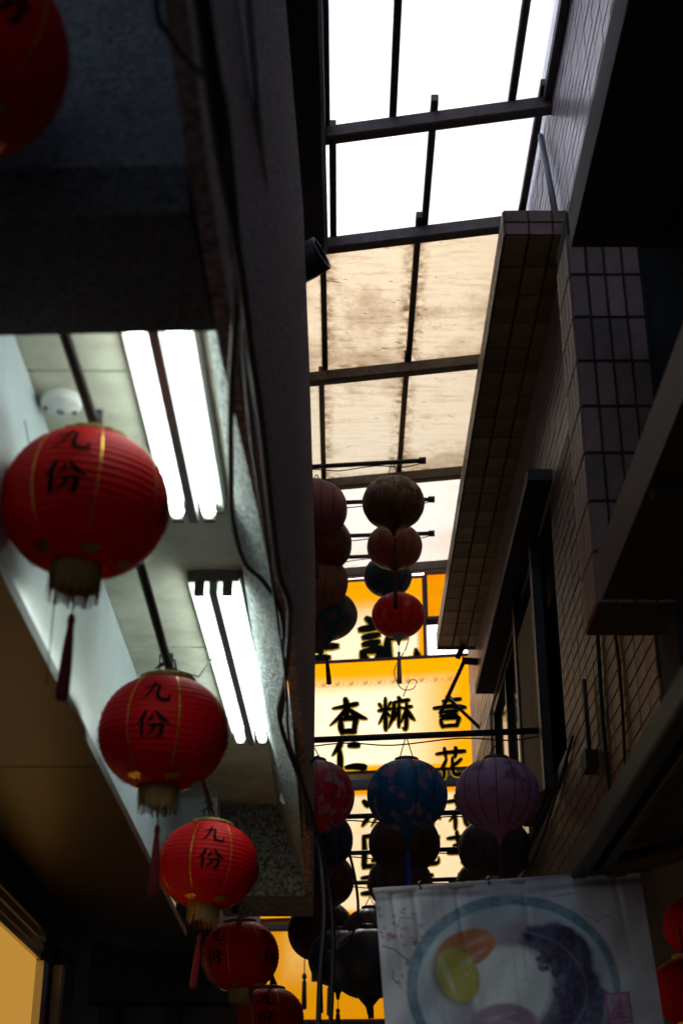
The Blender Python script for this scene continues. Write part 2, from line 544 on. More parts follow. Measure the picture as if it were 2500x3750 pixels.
def add_glyph(mb, glyph, fmap, grow=0.0, thick=None):
    """fmap(u, v, depth) -> world point; thick None gives a single printed layer"""
    for si, st in enumerate(glyph):
        L, Rr = stroke_poly(st, grow)
        n = len(L)
        dz = 0.0004 * si
        if thick is None:
            vs = []
            for a, b in zip(L, Rr):
                m = (a + b) / 2
                vs += [fmap(a.x, a.y, dz), fmap(m.x, m.y, dz), fmap(b.x, b.y, dz)]
            fs = []
            for i in range(n - 1):
                o = 3 * i
                fs += [(o, o + 1, o + 4, o + 3), (o + 1, o + 2, o + 5, o + 4)]
            mb.add(vs, fs)
        else:
            vs = []
            for a, b in zip(L, Rr):
                vs += [fmap(a.x, a.y, thick + dz), fmap(b.x, b.y, thick + dz), fmap(a.x, a.y, 0), fmap(b.x, b.y, 0)]
            fs = []
            for i in range(n - 1):
                o = 4 * i
                fs += [(o, o + 1, o + 5, o + 4), (o, o + 4, o + 6, o + 2), (o + 1, o + 3, o + 7, o + 5)]
            fs += [(0, 2, 3, 1), (4 * n - 4, 4 * n - 3, 4 * n - 1, 4 * n - 2)]
            mb.add(vs, fs)


# ------------------------------------------------------------------ ground
g = MB().box(-60, 60, -60, 90, -0.4, 0.0).build('ground', M['paving'])
g['kind'] = 'structure'
st = MB()
for i in range(9):
    st.box(-1.05, 1.2, 6.5 + i * 0.45, 12.0, i * 0.14 + 0.002, (i + 1) * 0.14)
st = st.build('stone_steps', M['paving'])
st['kind'] = 'structure'

# ------------------------------------------------------------------ shop house (left of the alley)
sh = thing('shop_house', 'dark stucco shop house with tube lit arcade ceiling beside the hanging red lanterns', 'building')
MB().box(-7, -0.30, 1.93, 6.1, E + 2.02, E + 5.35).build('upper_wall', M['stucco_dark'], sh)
MB().box(-7, -0.66, 6.15, 12.2, E + 1.5, E + 5.35).build('rear_wall', M['stucco_dark'], sh)  # set back, leaving an unseen sky gap to light the far lanterns
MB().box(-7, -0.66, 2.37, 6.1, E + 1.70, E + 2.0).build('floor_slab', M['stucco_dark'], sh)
# stucco fascia: drops from the parapet top to the arcade edge, slightly skewed to the alley
fa = MB()
prof = [(1.30, -0.200, 1.44, 3.05), (1.75, -0.200, 1.44, 3.05), (2.25, -0.190, 1.44, 3.05), (2.9, -0.152, 1.43, 3.0),
        (3.75, -0.122, 1.42, 2.95), (4.6, -0.118, 1.42, 2.9), (6.05, -0.115, 1.25, 2.66)]
vs, fs = [], []
for y, x, z0, z1 in prof:
    vs += [(x, y, E + z0), (x - 0.012 * 0, y, E + z1), (x - 0.16, y, E + z1), (x - 0.03, y, E + z0)]
for i in range(len(prof) - 1):
    o = 4 * i
    fs += [(o, o + 1, o + 5, o + 4), (o + 1, o + 2, o + 6, o + 5), (o + 2, o + 3, o + 7, o + 6), (o + 3, o, o + 4, o + 7)]
fs += [(0, 3, 2, 1), (4 * len(prof) - 4, 4 * len(prof) - 3, 4 * len(prof) - 2, 4 * len(prof) - 1)]
fa.add(vs, fs)
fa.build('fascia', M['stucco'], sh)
# stucco strip of soffit between the ceiling and the fascia
MB().add([(-0.262, 1.9, E + 1.60), (-0.222, 1.9, E + 1.445), (-0.262, 6.0, E + 1.60), (-0.145, 6.0, E + 1.27),
          (-0.262, 3.0, E + 1.60), (-0.178, 3.0, E + 1.436), (-0.262, 4.2, E + 1.60), (-0.150, 4.2, E + 1.425)],
         [(0, 4, 5, 1), (4, 6, 7, 5), (6, 2, 3, 7)]).build('soffit_strip', M['stucco_pale'], sh)
# beams crossing the arcade
MB().beam((-3, 2.14, E + 1.735), (-0.232, 2.03, E + 1.735), 0.44, 0.57).build('cross_beam', M['beam'], sh)
MB().box(-0.50, -0.118, 5.98, 6.4, E + 1.245, E + 1.66).build('cross_beam', M['stucco_pale'], sh)
MB().box(-1.3, -0.503, 5.88, 6.0, E + 1.318, E + 1.66).build('end_panel', M['laminate'], sh)
MB().box(-1.7, -0.43, 8.62, 8.8, 0, E + 1.5).build('end_wall', M['grey_panel'], sh)
MB().box(-1.4, -0.43, 8.45, 8.618, E + 1.18, E + 1.5).build('door_head', M['black_wood'], sh)
for x0, x1 in ((-1.35, -1.25), (-0.98, -0.90), (-0.53, -0.43)):
    MB().box(x0, x1, 8.56, 8.618, 0, E + 1.178).build('door_post', M['black_wood'], sh)
MB().box(-1.25, -0.67, 6.42, 8.44, E + 1.46, E + 1.498).build('ceiling_panel', M['stucco_dark'], sh)  # kept clear of the added sky gap over the far lanterns
# ceiling panels with open joints
for y0, y1 in ((1.9, 2.603), (2.612, 4.19), (4.20, 5.99)):
    MB().box(-0.655, -0.258, y0, y1, E + 1.622, E + 1.64).build('ceiling_panel', M['ceiling'], sh)
# glossy side board and the soffit below it
MB().box(-0.69, -0.652, 1.9, 4.42, E + 1.172, E + 1.62).build('side_board', M['laminate'], sh)
MB().box(-0.69, -0.652, 4.426, 5.88, E + 1.172, E + 1.62).build('side_board', M['laminate'], sh)
for y0, y1 in ((1.2, 3.83), (3.838, 6.3)):
    MB().box(-1.12, -0.648, y0, y1, E + 1.14, E + 1.170).build('soffit_panel', M['brown_soffit'], sh)
# shop front
MB().box(-1.16, -1.085, 1.2, 6.3, E + 1.02, E + 1.139).build('shutter_box', M['black_wood'], sh)
rt = MB()
for i, z in enumerate((1.003, 0.972, 0.943)):
    rt.box(-1.1045, -1.078 - 0.006 * i, 1.2, 5.50 - 0.0 * i, E + z - 0.026, E + z)
rt.build('shutter_rail', M['aluminium'], sh)
MB().box(-1.115, -1.078, 5.505, 5.60, 0, E + 0.915).build('door_post', M['aluminium'], sh)
MB().box(-1.14, -1.12, 5.60, 5.88, 0, E + 1.02).build('door_post', M['black_wood'], sh)
MB().box(-1.115, -1.080, 5.88, 5.95, 0, E + 0.96).build('door_post', M['aluminium'], sh)
MB().box(-1.16, -1.10, 5.953, 6.3, 0, E + 1.02).build('shop_wall', M['black_wood'], sh)
MB().box(-1.14, -1.106, 1.2, 3.89, 0, E + 1.018).build('shop_wall', M['black_wood'], sh)
MB().box(-1.14, -1.106, 3.9, 5.50, 0, E + 1.018).build('yellow_panel', M['yellow_wall'], sh)
MB().box(-2.6, -1.25, 1.2, 6.4, 0, E + 1.12).build('shop_wall', M['black_wood'], sh)

pp = MB().box(-1.1055, -1.102, 4.2, 4.93, E + 0.20, E + 0.735).build('wall_poster', M['paper'])
tag(pp, 'plain pale pinkish sheet on the glowing yellow shop panel in the bottom corner', 'poster')
# ---- fluorescent fittings
def fitting(x0, y0, y1, x1, label):
    t = thing('fluorescent_light', label, 'light', (x0, y0, E + 1.62), 'tube lights under the arcade ceiling',
              (0, 0, -math.atan2(x1 - x0, y1 - y0)))
    L = math.hypot(x1 - x0, y1 - y0)
    tr = MB()
    tr.add([(-0.078, 0, 0), (-0.078, L, 0), (-0.070, 0, -0.022), (-0.070, L, -0.022), (-0.012, 0, -0.012), (-0.012, L, -0.012),
            (0.012, 0, -0.012), (0.012, L, -0.012), (0.070, 0, -0.022), (0.070, L, -0.022), (0.078, 0, 0), (0.078, L, 0)],
           [(0, 1, 3, 2), (2, 3, 5, 4), (4, 5, 7, 6), (6, 7, 9, 8), (8, 9, 11, 10)])
    tr.build('reflector_tray', M['white_metal'], t)
    MB().box(-0.011, 0.011, 0.0, L, -0.062, -0.011).build('spine', M['ridge_metal'], t)
    for s in (-1, 1):
        MB().tube([(s * 0.038, 0.03, -0.045), (s * 0.038, L - 0.03, -0.045)], 0.0165, 12).build('tube', M['tube'], t, True)
        for y in (0.012, L - 0.012):
            MB().box(s * 0.038 - 0.013, s * 0.038 + 0.013, y - 0.010, y + 0.010, -0.062, -0.014).build('lamp_holder', M['socket'], t)
    for y in (-0.012, L + 0.002):
        MB().box(-0.068, 0.068, y, y + 0.01, -0.03, -0.001).build('end_cap', M['socket'], t)
    return t


fitting(-0.362, 1.98, 3.20, -0.357, 'twin tube light nearest the dark cross beam, cut off by it')
fitting(-0.345, 3.63, 4.98, -0.314, 'twin tube light farther along, between second red lantern and cables')

sd = thing('smoke_detector', 'round white smoke detector on the arcade ceiling above the biggest full red lantern', 'detector', (-0.60, 2.72, E + 1.622))
MB().lathe([(0.001, -0.032), (0.022, -0.032), (0.026, -0.024), (0.040, -0.022), (0.044, -0.012), (0.044, 0)], 24).build('cover', M['white_metal'], sd, True)
MB().lathe([(0.001, -0.036), (0.008, -0.036), (0.009, -0.032)], 10).build('sensor', M['ridge_metal'], sd)
for a in (0.6, 3.2):
    MB().box(0.028, 0.036, -0.006, 0.006, -0.027, -0.022, Matrix.Rotation(a, 4, 'Z')).build('slot', M['ridge_metal'], sd)

# ------------------------------------------------------------------ tiled building (right of the alley)
tb = thing('tiled_building', 'building clad in small cream tiles along the whole far side of the alley', 'building')
wall = MB()
wall.box(1.028, 7, 3.72, 11.2, E + 3.25, E + 5.35)
wall.box(1.028, 7, 4.2, 6.42, E + 1.40, E + 3.248)
wall.box(1.028, 7, 6.42, 11.2, E + 0.6, E + 1.945)
wall.box(1.25, 7, 6.42, 11.2, E + 1.946, E + 3.248)
wall.box(1.028, 7, 9.6, 11.2, E + 1.946, E + 3.248)
wall.box(1.028, 7, 6.5, 11.2, 0, E + 0.599)
wl_o = wall.build('wall', M['grout'], tb)
# tiles of the wall: 16 x 6.5 cm, laid on the alley face
TW, TH, TG = 0.163, 0.0655, 0.005


def tile_mb(w, h, t, g=TG):
    """tile standing in the YZ plane, face towards -X, chamfered"""
    a, b, c = w / 2 - g / 2, h / 2 - g / 2, 0.0025
    vs = [(0, -a, -b), (0, a, -b), (0, a, b), (0, -a, b),
          (-t, -a + c, -b + c), (-t, a - c, -b + c), (-t, a - c, b - c), (-t, -a + c, b - c)]
    return vs, [(4, 7, 6, 5), (0, 4, 5, 1), (1, 5, 6, 2), (2, 6, 7, 3), (3, 7, 4, 0)]


tvs, tfs = tile_mb(TW, TH, 0.007)
tile_me = MB().add(tvs, tfs).mesh('tile', M['tile'])
rest, rest_hi = MB(), MB()
cand = []
j = 0
z = E + 0.62
while z < E + 5.3:
    y = 3.75
    while y < 11.1:
        zr = z - E
        inwall = (zr > 3.3) or (4.45 < y < 6.36 and zr > 1.44) or (y > 6.3 and zr < 1.91) or (y > 9.68)
        if inwall: cand.append((y, z))
        y += TW
    z += TH
    j += 1


def tile_rank(p):
    y, z = p
    zr = z - E
    near = abs(y - 5.6) + abs(zr - 1.9) * 0.9
    if zr > 3.3: near += 3
    return near


cand.sort(key=tile_rank)
for i, (y, z) in enumerate(cand):
    dx = R.uniform(-0.0012, 0.0012)
    if i < 300:
        link_copy(tile_me, 'tile', wl_o, (1.0275 + dx, y, z), (R.uniform(-.004, .004), R.uniform(-.012, .012), R.uniform(-.006, .006)))
    else:
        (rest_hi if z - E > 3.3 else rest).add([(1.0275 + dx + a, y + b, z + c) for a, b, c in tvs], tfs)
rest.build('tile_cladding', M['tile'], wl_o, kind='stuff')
rest_hi.build('tile_cladding', M['tile_lit'], wl_o, kind='stuff')

# projecting tiled slab with soffit tiles
SZ = E + 4.05
slab = MB().box(0.735, 1.027, 5.367, 10.55, SZ + 0.008, SZ + 0.142).build('balcony_slab', M['grout'], tb)
sw, sl_ = 0.108, 0.231
a, b, c = sw / 2 - 0.004, sl_ / 2 - 0.004, 0.0025
soff_me = MB().add([(-a, -b, 0.008), (a, -b, 0.008), (a, b, 0.008), (-a, b, 0.008), (-a + c, -b + c, 0), (a - c, -b + c, 0),
                    (a - c, b - c, 0), (-a + c, b - c, 0)],
                   [(4, 7, 6, 5), (0, 4, 5, 1), (1, 5, 6, 2), (2, 6, 7, 3), (3, 7, 4, 0)]).mesh('tile', M['soffit_tile'])
yy = 5.37 + sl_ / 2
while yy < 10.5:
    for k, xx in enumerate((0.789, 0.897, 0.989)):
        o = link_copy(soff_me, 'tile', slab, (xx, yy, SZ + R.uniform(-.001, .001)), (R.uniform(-.006, .006), R.uniform(-.008, .008), 0))
        if k == 2: o.scale = (0.70, 1, 1)
    yy += sl_
fvs, ffs = tile_mb(0.108, 0.07, 0.007)
fs_me = MB().add(fvs, ffs).mesh('tile', M['soffit_tile'])
ft_me = MB().add(fvs, ffs).mesh('tile', M['tile_pale'])
for xx in (0.789, 0.897, 1.005):
    for zz in (SZ + 0.036, SZ + 0.107):
        link_copy(ft_me, 'tile', slab, (xx, 5.367, zz), (0, 0, math.pi / 2))
for i in range(48):
    for zz in (SZ + 0.036, SZ + 0.107):
        link_copy(fs_me, 'tile', slab, (0.735, 5.367 + 0.055 + i * 0.108, zz))

# engaged pillar with upright tiles
PZ0, PZ1 = E + 1.75, E + 3.24
pil = MB().box(0.788, 1.035, 4.158, 4.42, PZ0, PZ1).build('pillar', M['grout'], tb)
pvs, pfs = tile_mb(0.0605, 0.172, 0.008)
pt_me = MB().add(pvs, pfs).mesh('tile', M['tile_pale'])
zz = PZ0 + 0.088
while zz < PZ1 - 0.05:
    for i in range(4):
        link_copy(pt_me, 'tile', pil, (0.811 + i * 0.0615, 4.158, zz), (0, R.uniform(-.01, .01), math.pi / 2))
        link_copy(pt_me, 'tile', pil, (0.788, 4.189 + i * 0.0615, zz), (0, R.uniform(-.01, .01), 0))
    zz += 0.174

# recessed windows beyond the pillar
for k, (y0, y1) in enumerate(((6.45, 7.95), (7.98, 9.58))):
    fr = MB()
    for ya in (y0, (y0 + y1) / 2 - 0.025, y1 - 0.05):
        fr.box(1.03, 1.10, ya, ya + 0.05, E + 2.0, E + 3.2)
    fr.box(1.03, 1.10, y0 + 0.05, y1 - 0.05, E + 3.2, E + 3.246)
    fr.box(1.02, 1.12, y0, y1, E + 1.948, E + 2.0)
    w_ = fr.build('window', M['black_steel'], tb)
    ym = (y0 + y1) / 2
    MB().box(1.06, 1.066, y0 + 0.05, ym - 0.025, E + 2.0, E + 3.2).build('pane', M['window_glass'], w_)
    MB().box(1.06, 1.066, ym + 0.025, y1 - 0.05, E + 2.0, E + 3.2).build('pane', M['window_glass'], w_)
# plastered post lit by the signs between black trims
MB().box(0.985, 1.018, 6.98, 7.72, E + 1.99, E + 3.02).build('plaster_panel', M['beige_cloth'], tb)
MB().box(0.975, 1.022, 7.724, 7.80, E + 1.99, E + 3.6).build('trim_strip', M['black_steel'], tb)
MB().box(0.975, 1.022, 6.90, 6.976, E + 1.95, E + 3.6).build('trim_strip', M['black_steel'], tb)
MB().box(0.90, 1.02, 6.3, 9.4, E + 3.30, E + 3.36).build('window_hood', M['black_wood'], tb)

dp = MB()
dp.tube([(0.990, 5.72, E + 4.93), (0.990, 5.46, E + 4.2)], 0.015, 10)
tag(dp.build('drain_pipe', M['pipe_grey'], None, True), 'thin grey drain pipe leaning down the pale tiles under the skylight edge', 'pipe')

# near shop on the same side: dark front, upper canopy and red boards
ns = thing('canopy_shop', 'dark shop front with flat canopies filling the upper corner beside the tile pillar', 'building')
MB().box(1.26, 7, -3, 4.15, 0, E + 3.2).build('front_wall', M['stucco_dark'], ns)
MB().box(1.06, 7, -3, 3.70, E + 3.21, E + 5.35).build('front_wall', M['stucco_dark'], ns)
MB().box(0.70, 1.30, -3, 3.66, E + 2.72, E + 2.86).build('canopy', M['black_wood'], ns)
MB().box(0.705, 1.30, -3, 3.68, E + 1.56, E + 1.70).build('canopy', M['red_board'], ns)
MB().box(1.26, 3, 4.16, 6.4, 0, E + 1.39).build('front_wall', M['dark_wall'], ns)

for yy_ in (1.9, 2.9):
    MB().box(0.93, 0.99, yy_, yy_ + 0.02, E + 2.68, E + 2.719).build('pipe_clamp', M['black_steel'], ns)
MB().tube([(0.96, -2.5, E + 2.695), (0.96, 3.6, E + 2.695)], 0.016, 8).build('conduit', M['black_steel'], ns, True)
for yy_ in (0.6, 1.4, 2.2, 3.0):
    MB().box(0.712, 1.25, yy_, yy_ + 0.03, E + 1.535, E + 1.559).build('batten', M['black_wood'], ns)

# low awning with its rail
aw = thing('awning', 'low brown awning with green grey rail rising to the right above the dessert banner', 'awning')
MB().beam((0.722, 0.3, E + 1.026), (0.722, 4.56, E + 1.026), 0.05, 0.07).build('rail', M['rail_green'], aw)
MB().beam((0.795, 0.3, E + 1.02), (0.795, 4.54, E + 1.02), 0.03, 0.04).build('rail', M['black_steel'], aw)
am = MB()
for i in range(9):
    y = 0.3 + i * 0.53
    dz = 0.012 * math.sin(i * 2.1)
    am.add([(0.745, y, E + 1.055), (1.26, y, E + 1.20 + dz), (1.26, y + 0.53, E + 1.20 + 0.012 * math.sin((i + 1) * 2.1)), (0.745, y + 0.53, E + 1.055)], [(0, 1, 2, 3)])
am.build('cloth', M['awning'], aw)
MB().tube([(0.722, 4.52, E + 1.02), (1.26, 4.52, E + 1.16)], 0.016, 8).build('bracket', M['black_steel'], aw)

# ------------------------------------------------------------------ skylight roof over the alley
rf = thing('skylight_roof', 'glazed alley roof of brown steel bars with bright and grimy panes', 'roof')
RZ = E + 5.0
SK = -0.205      # the cross bars are skewed to the alley


def bar_y(yc, x): return yc + (x - 0.4) * SK


bars = [2.1, 3.55, 4.55, 5.66, 6.57, 7.96, 9.45, 11.07]
for yc in bars:
    MB().beam((-0.30, bar_y(yc, -0.30), RZ - 0.035), (1.027, bar_y(yc, 1.027), RZ - 0.04), 0.066, 0.08).build('cross_bar', M['roof_steel'], rf)
rails = {}
for i in range(len(bars) - 1):
    y0, y1 = bars[i], bars[i + 1]
    if y1 <= 5.7: xs = [-0.075, 0.255, 0.835]
    elif y1 <= 6.6: xs = [-0.045, 0.457, 0.98]
    elif y1 <= 8.0: xs = [-0.105, 0.425, 0.98]
    else: xs = [-0.13, 0.418, 0.98]
    pm = 'pane_clear' if y1 <= 6.6 else ('pane_dirty' if y1 <= 8.0 else ('pane_mid' if y1 < 9.6 else 'pane_pale'))
    for x in xs:
        ov = 0.10 if (y1 > 5.7 and x > 0) else 0.02
        MB().beam((x, bar_y(y0, x) - ov, RZ + 0.022), (x, bar_y(y1, x) + 0.02, RZ + 0.022), 0.036, 0.04).build('rail', M['roof_steel'], rf)
    ed = [-0.30] + xs + [1.035]
    for k in range(len(ed) - 1):
        xa, xb = ed[k], ed[k + 1]
        xc, yc = (xa + xb) / 2, (bar_y(y0, (xa + xb) / 2) + bar_y(y1, (xa + xb) / 2)) / 2
        pv = [(xa - xc, bar_y(y0, xa) + 0.094 - yc, 0), (xb - 0.004 - xc, bar_y(y0, xb) + 0.094 - yc, 0),
              (xb - 0.004 - xc, bar_y(y1, xb) + 0.086 - yc, 0), (xa - xc, bar_y(y1, xa) + 0.086 - yc, 0)]
        p_ = MB().add(pv + [(x, y, 0.005) for x, y, _ in pv], [(0, 3, 2, 1), (4, 5, 6, 7), (0, 1, 5, 4), (1, 2, 6, 5), (2, 3, 7, 6), (3, 0, 4, 7)])
        p_.build('pane', M[pm], rf, loc=(xc, yc, RZ + 0.044))
MB().beam((-0.225, 2.2, RZ - 0.06), (-0.200, 6.62, RZ - 0.06), 0.25, 0.16).build('edge_beam', M['black_steel'], rf)
MB().beam((-0.27, 6.6, RZ - 0.02), (-0.27, 11.2, RZ - 0.02), 0.08, 0.1).build('edge_beam', M['black_steel'], rf)
MB().beam((1.0, 2.0, RZ - 0.01), (1.0, 5.5, RZ - 0.01), 0.04, 0.06).build('edge_beam', M['roof_steel'], rf)
lf = MB().add([(-.03, -.012, 0), (.0, -.006, .003), (.035, .012, 0), (.005, .008, .004)], [(0, 1, 3), (1, 2, 3), (0, 3, 2), (0, 2, 1)])
lf.build('dead_leaf', M['socket'], None, loc=(-0.03, 7.12, RZ + 0.038))
tag(bpy.data.objects['dead_leaf'], 'small dark dead leaf lying on the grimy roof pane', 'leaf')

# black pipe end on the fascia
pe = thing('pipe_end', 'short black round pipe end jutting from the top of the stucco fascia', 'pipe', (-0.12, 4.2, E + 3.06), None, (0, math.radians(72), math.radians(-25)))
MB().lathe([(0.04, -0.06), (0.062, -0.06), (0.064, 0.0), (0.062, 0.06), (0.052, 0.06), (0.050, 0.0)], 24).build('shell', M['black_steel'], pe, True)
MB().lathe([(0.001, 0.02), (0.05, 0.02)], 24).build('plug', M['black_wood'], pe)
MB().box(-0.03, 0.03, -0.03, 0.03, -0.16, -0.06).build('bracket', M['black_steel'], pe)

cn = MB().tube([(-0.187, 1.2, E + 2.12), (-0.168, 3.02, E + 2.14)], 0.0075, 8)
tag(cn.build('metal_conduit', M['conduit'], None, True), 'thin bright metal conduit clipped along the stucco fascia near the top', 'conduit')


# ---- cables
def cable(label, pts, r, name='cable'):
    o = MB().tube(smooth_path([(x, y, E + z) for x, y, z in pts], 5), r, 8).build(name, M['cable'], None, True)
    return tag(o, label, 'cable')


cable('thick black cable running the whole length of the fascia edge, bending near the tube lights',
      [(-0.172, 1.1, 1.39), (-0.166, 1.44, 1.38), (-0.159, 1.54, 1.38), (-0.16, 1.683, 1.385), (-0.164, 1.893, 1.39), (-0.180, 2.08, 1.385),
       (-0.20, 2.29, 1.38), (-0.218, 2.556, 1.375), (-0.23, 2.788, 1.37), (-0.221, 3.033, 1.38), (-0.188, 3.156, 1.39),
       (-0.157, 3.274, 1.385), (-0.146, 3.428, 1.38), (-0.154, 3.81, 1.38), (-0.178, 4.147, 1.38)], 0.0062)
cable('second black cable joining the bundle from the upper ceiling in a loose curve',
      [(-0.226, 1.2, 1.42), (-0.232, 1.373, 1.39), (-0.225, 1.406, 1.385), (-0.2, 1.448, 1.375), (-0.171, 1.5, 1.372), (-0.168, 1.60, 1.372), (-0.172, 1.9, 1.37)], 0.0045)
cable('black cable hugging the bottom of the fascia beside the thick one',
      [(-0.178, 1.1, 1.37), (-0.172, 1.6, 1.365), (-0.158, 1.889, 1.36), (-0.155, 2.114, 1.36), (-0.149, 2.382, 1.36), (-0.147, 2.748, 1.36), (-0.143, 3.061, 1.36),
       (-0.124, 3.267, 1.36), (-0.152, 3.755, 1.36), (-0.18, 4.048, 1.36), (-0.16, 4.382, 1.35), (-0.121, 4.766, 1.33), (-0.097, 5.215, 1.32)], 0.0075)
cable('thin black cable along the fascia edge with a sag before the third lantern',
      [(-0.162, 1.9, 1.39), (-0.172, 2.4, 1.38), (-0.165, 2.9, 1.375), (-0.158, 3.3, 1.37), (-0.148, 3.7, 1.34), (-0.155, 4.2, 1.33), (-0.13, 4.7, 1.36), (-0.124, 5.3, 1.34)], 0.0040)
cable('black cable hanging down past the end of the fascia to the bottom of the view',
      [(-0.154, 5.4, 1.574), (-0.117, 5.4, 1.441), (-0.078, 5.4, 1.279), (-0.061, 5.4, 1.058), (-0.076, 5.4, 0.831), (-0.085, 5.4, 0.5)], 0.010)
cable('looser black cable hanging just right of the other one below the fascia end',
      [(-0.147, 5.8, 1.566), (-0.085, 5.8, 1.425), (-0.041, 5.8, 1.203), (-0.032, 5.8, 0.973), (-0.052, 5.8, 0.5)], 0.009)
cable('curling thin cable beside the cream sign near the dessert banner',
      [(-0.05, 6.2, 1.60), (0.011, 6.2, 1.524), (0.051, 6.2, 1.395), (0.069, 6.2, 1.251), (0.056, 6.2, 1.162), (0.011, 6.2, 1.092), (-0.06, 6.2, 1.06)], 0.006)
for i, (lab, pts, rr_) in enumerate((
        ('thin cable running down the dark tiles beside the awning rail', [(1.012, 5.10, 2.9), (1.010, 5.14, 2.3), (1.012, 5.05, 1.9), (1.010, 5.10, 1.5)], 0.006),
        ('thicker cable running down the dark tiles left of the thin one', [(1.010, 5.42, 3.0), (1.008, 5.38, 2.4), (1.010, 5.45, 1.8), (1.010, 5.42, 1.45)], 0.008),
        ('cable sagging along the tiles under the black windows', [(1.010, 6.2, 1.98), (1.005, 6.9, 1.86), (1.008, 7.6, 1.80), (1.010, 8.4, 1.84)], 0.007))):
    cable(lab, pts, rr_)
hb_ = thing('wall_box', 'small dark junction box on the brown tiles above the awning rail', 'junction box', (1.008, 5.72, E + 1.72))
MB().box(-0.035, 0.012, -0.06, 0.06, -0.035, 0.035).build('body', M['black_steel'], hb_)
MB().box(-0.041, -0.0355, -0.066, 0.066, -0.041, 0.041).build('lid', M['black_wood'], hb_)
MB().tube([(-0.012, 0, 0.035), (-0.012, 0.0, 0.35)], 0.009, 8).build('conduit', M['black_steel'], hb_, True)
jb = thing('cable_plug', 'dirty white plastic plug wrapped on the cables above the grey stucco beam', 'plug', (-0.19, 5.35, E + 1.50), None, (0.3, 0.5, 0))
MB().lathe([(0.001, -0.055), (0.018, -0.05), (0.028, -0.02), (0.030, 0.02), (0.022, 0.05), (0.008, 0.062)], 14, lambda a, z: 1 + 0.12 * math.sin(3 * a + z * 40)).build('body', M['white_metal'], jb, True)
MB().tube([(0, 0, 0.06), (0.01, 0, 0.1), (0.03, 0.02, 0.16)], 0.005, 6).build('cord', M['cable'], jb)

# ------------------------------------------------------------------ red nylon lanterns with writing
RB = 0.165


def red_prof():
    pr = []
    n = 88
    for i in range(n + 1):
        t = -math.pi / 2 * 0.80 + i / n * math.pi * 0.80
        r = RB * (abs(math.cos(t)) ** 0.86)
        z_ = 0.142 * math.sin(t) / math.sin(math.pi / 2 * 0.80) * 0.985
        r += 0.0010 * math.cos(i * math.pi * 0.5)
        pr.append((r, z_))
    return pr


RP = red_prof()


def red_surface(az, lat, off):
    """point on the lantern at azimuth az (0 faces -Y) and height fraction lat in -1..1"""
    t = lat * math.pi / 2 * 0.80
    r = RB * (abs(math.cos(t)) ** 0.86) + 0.0030 + off
    z_ = 0.142 * math.sin(t) / math.sin(math.pi / 2 * 0.80) * (1 + 0.01)
    return (r * math.sin(az), -r * math.cos(az), z_)


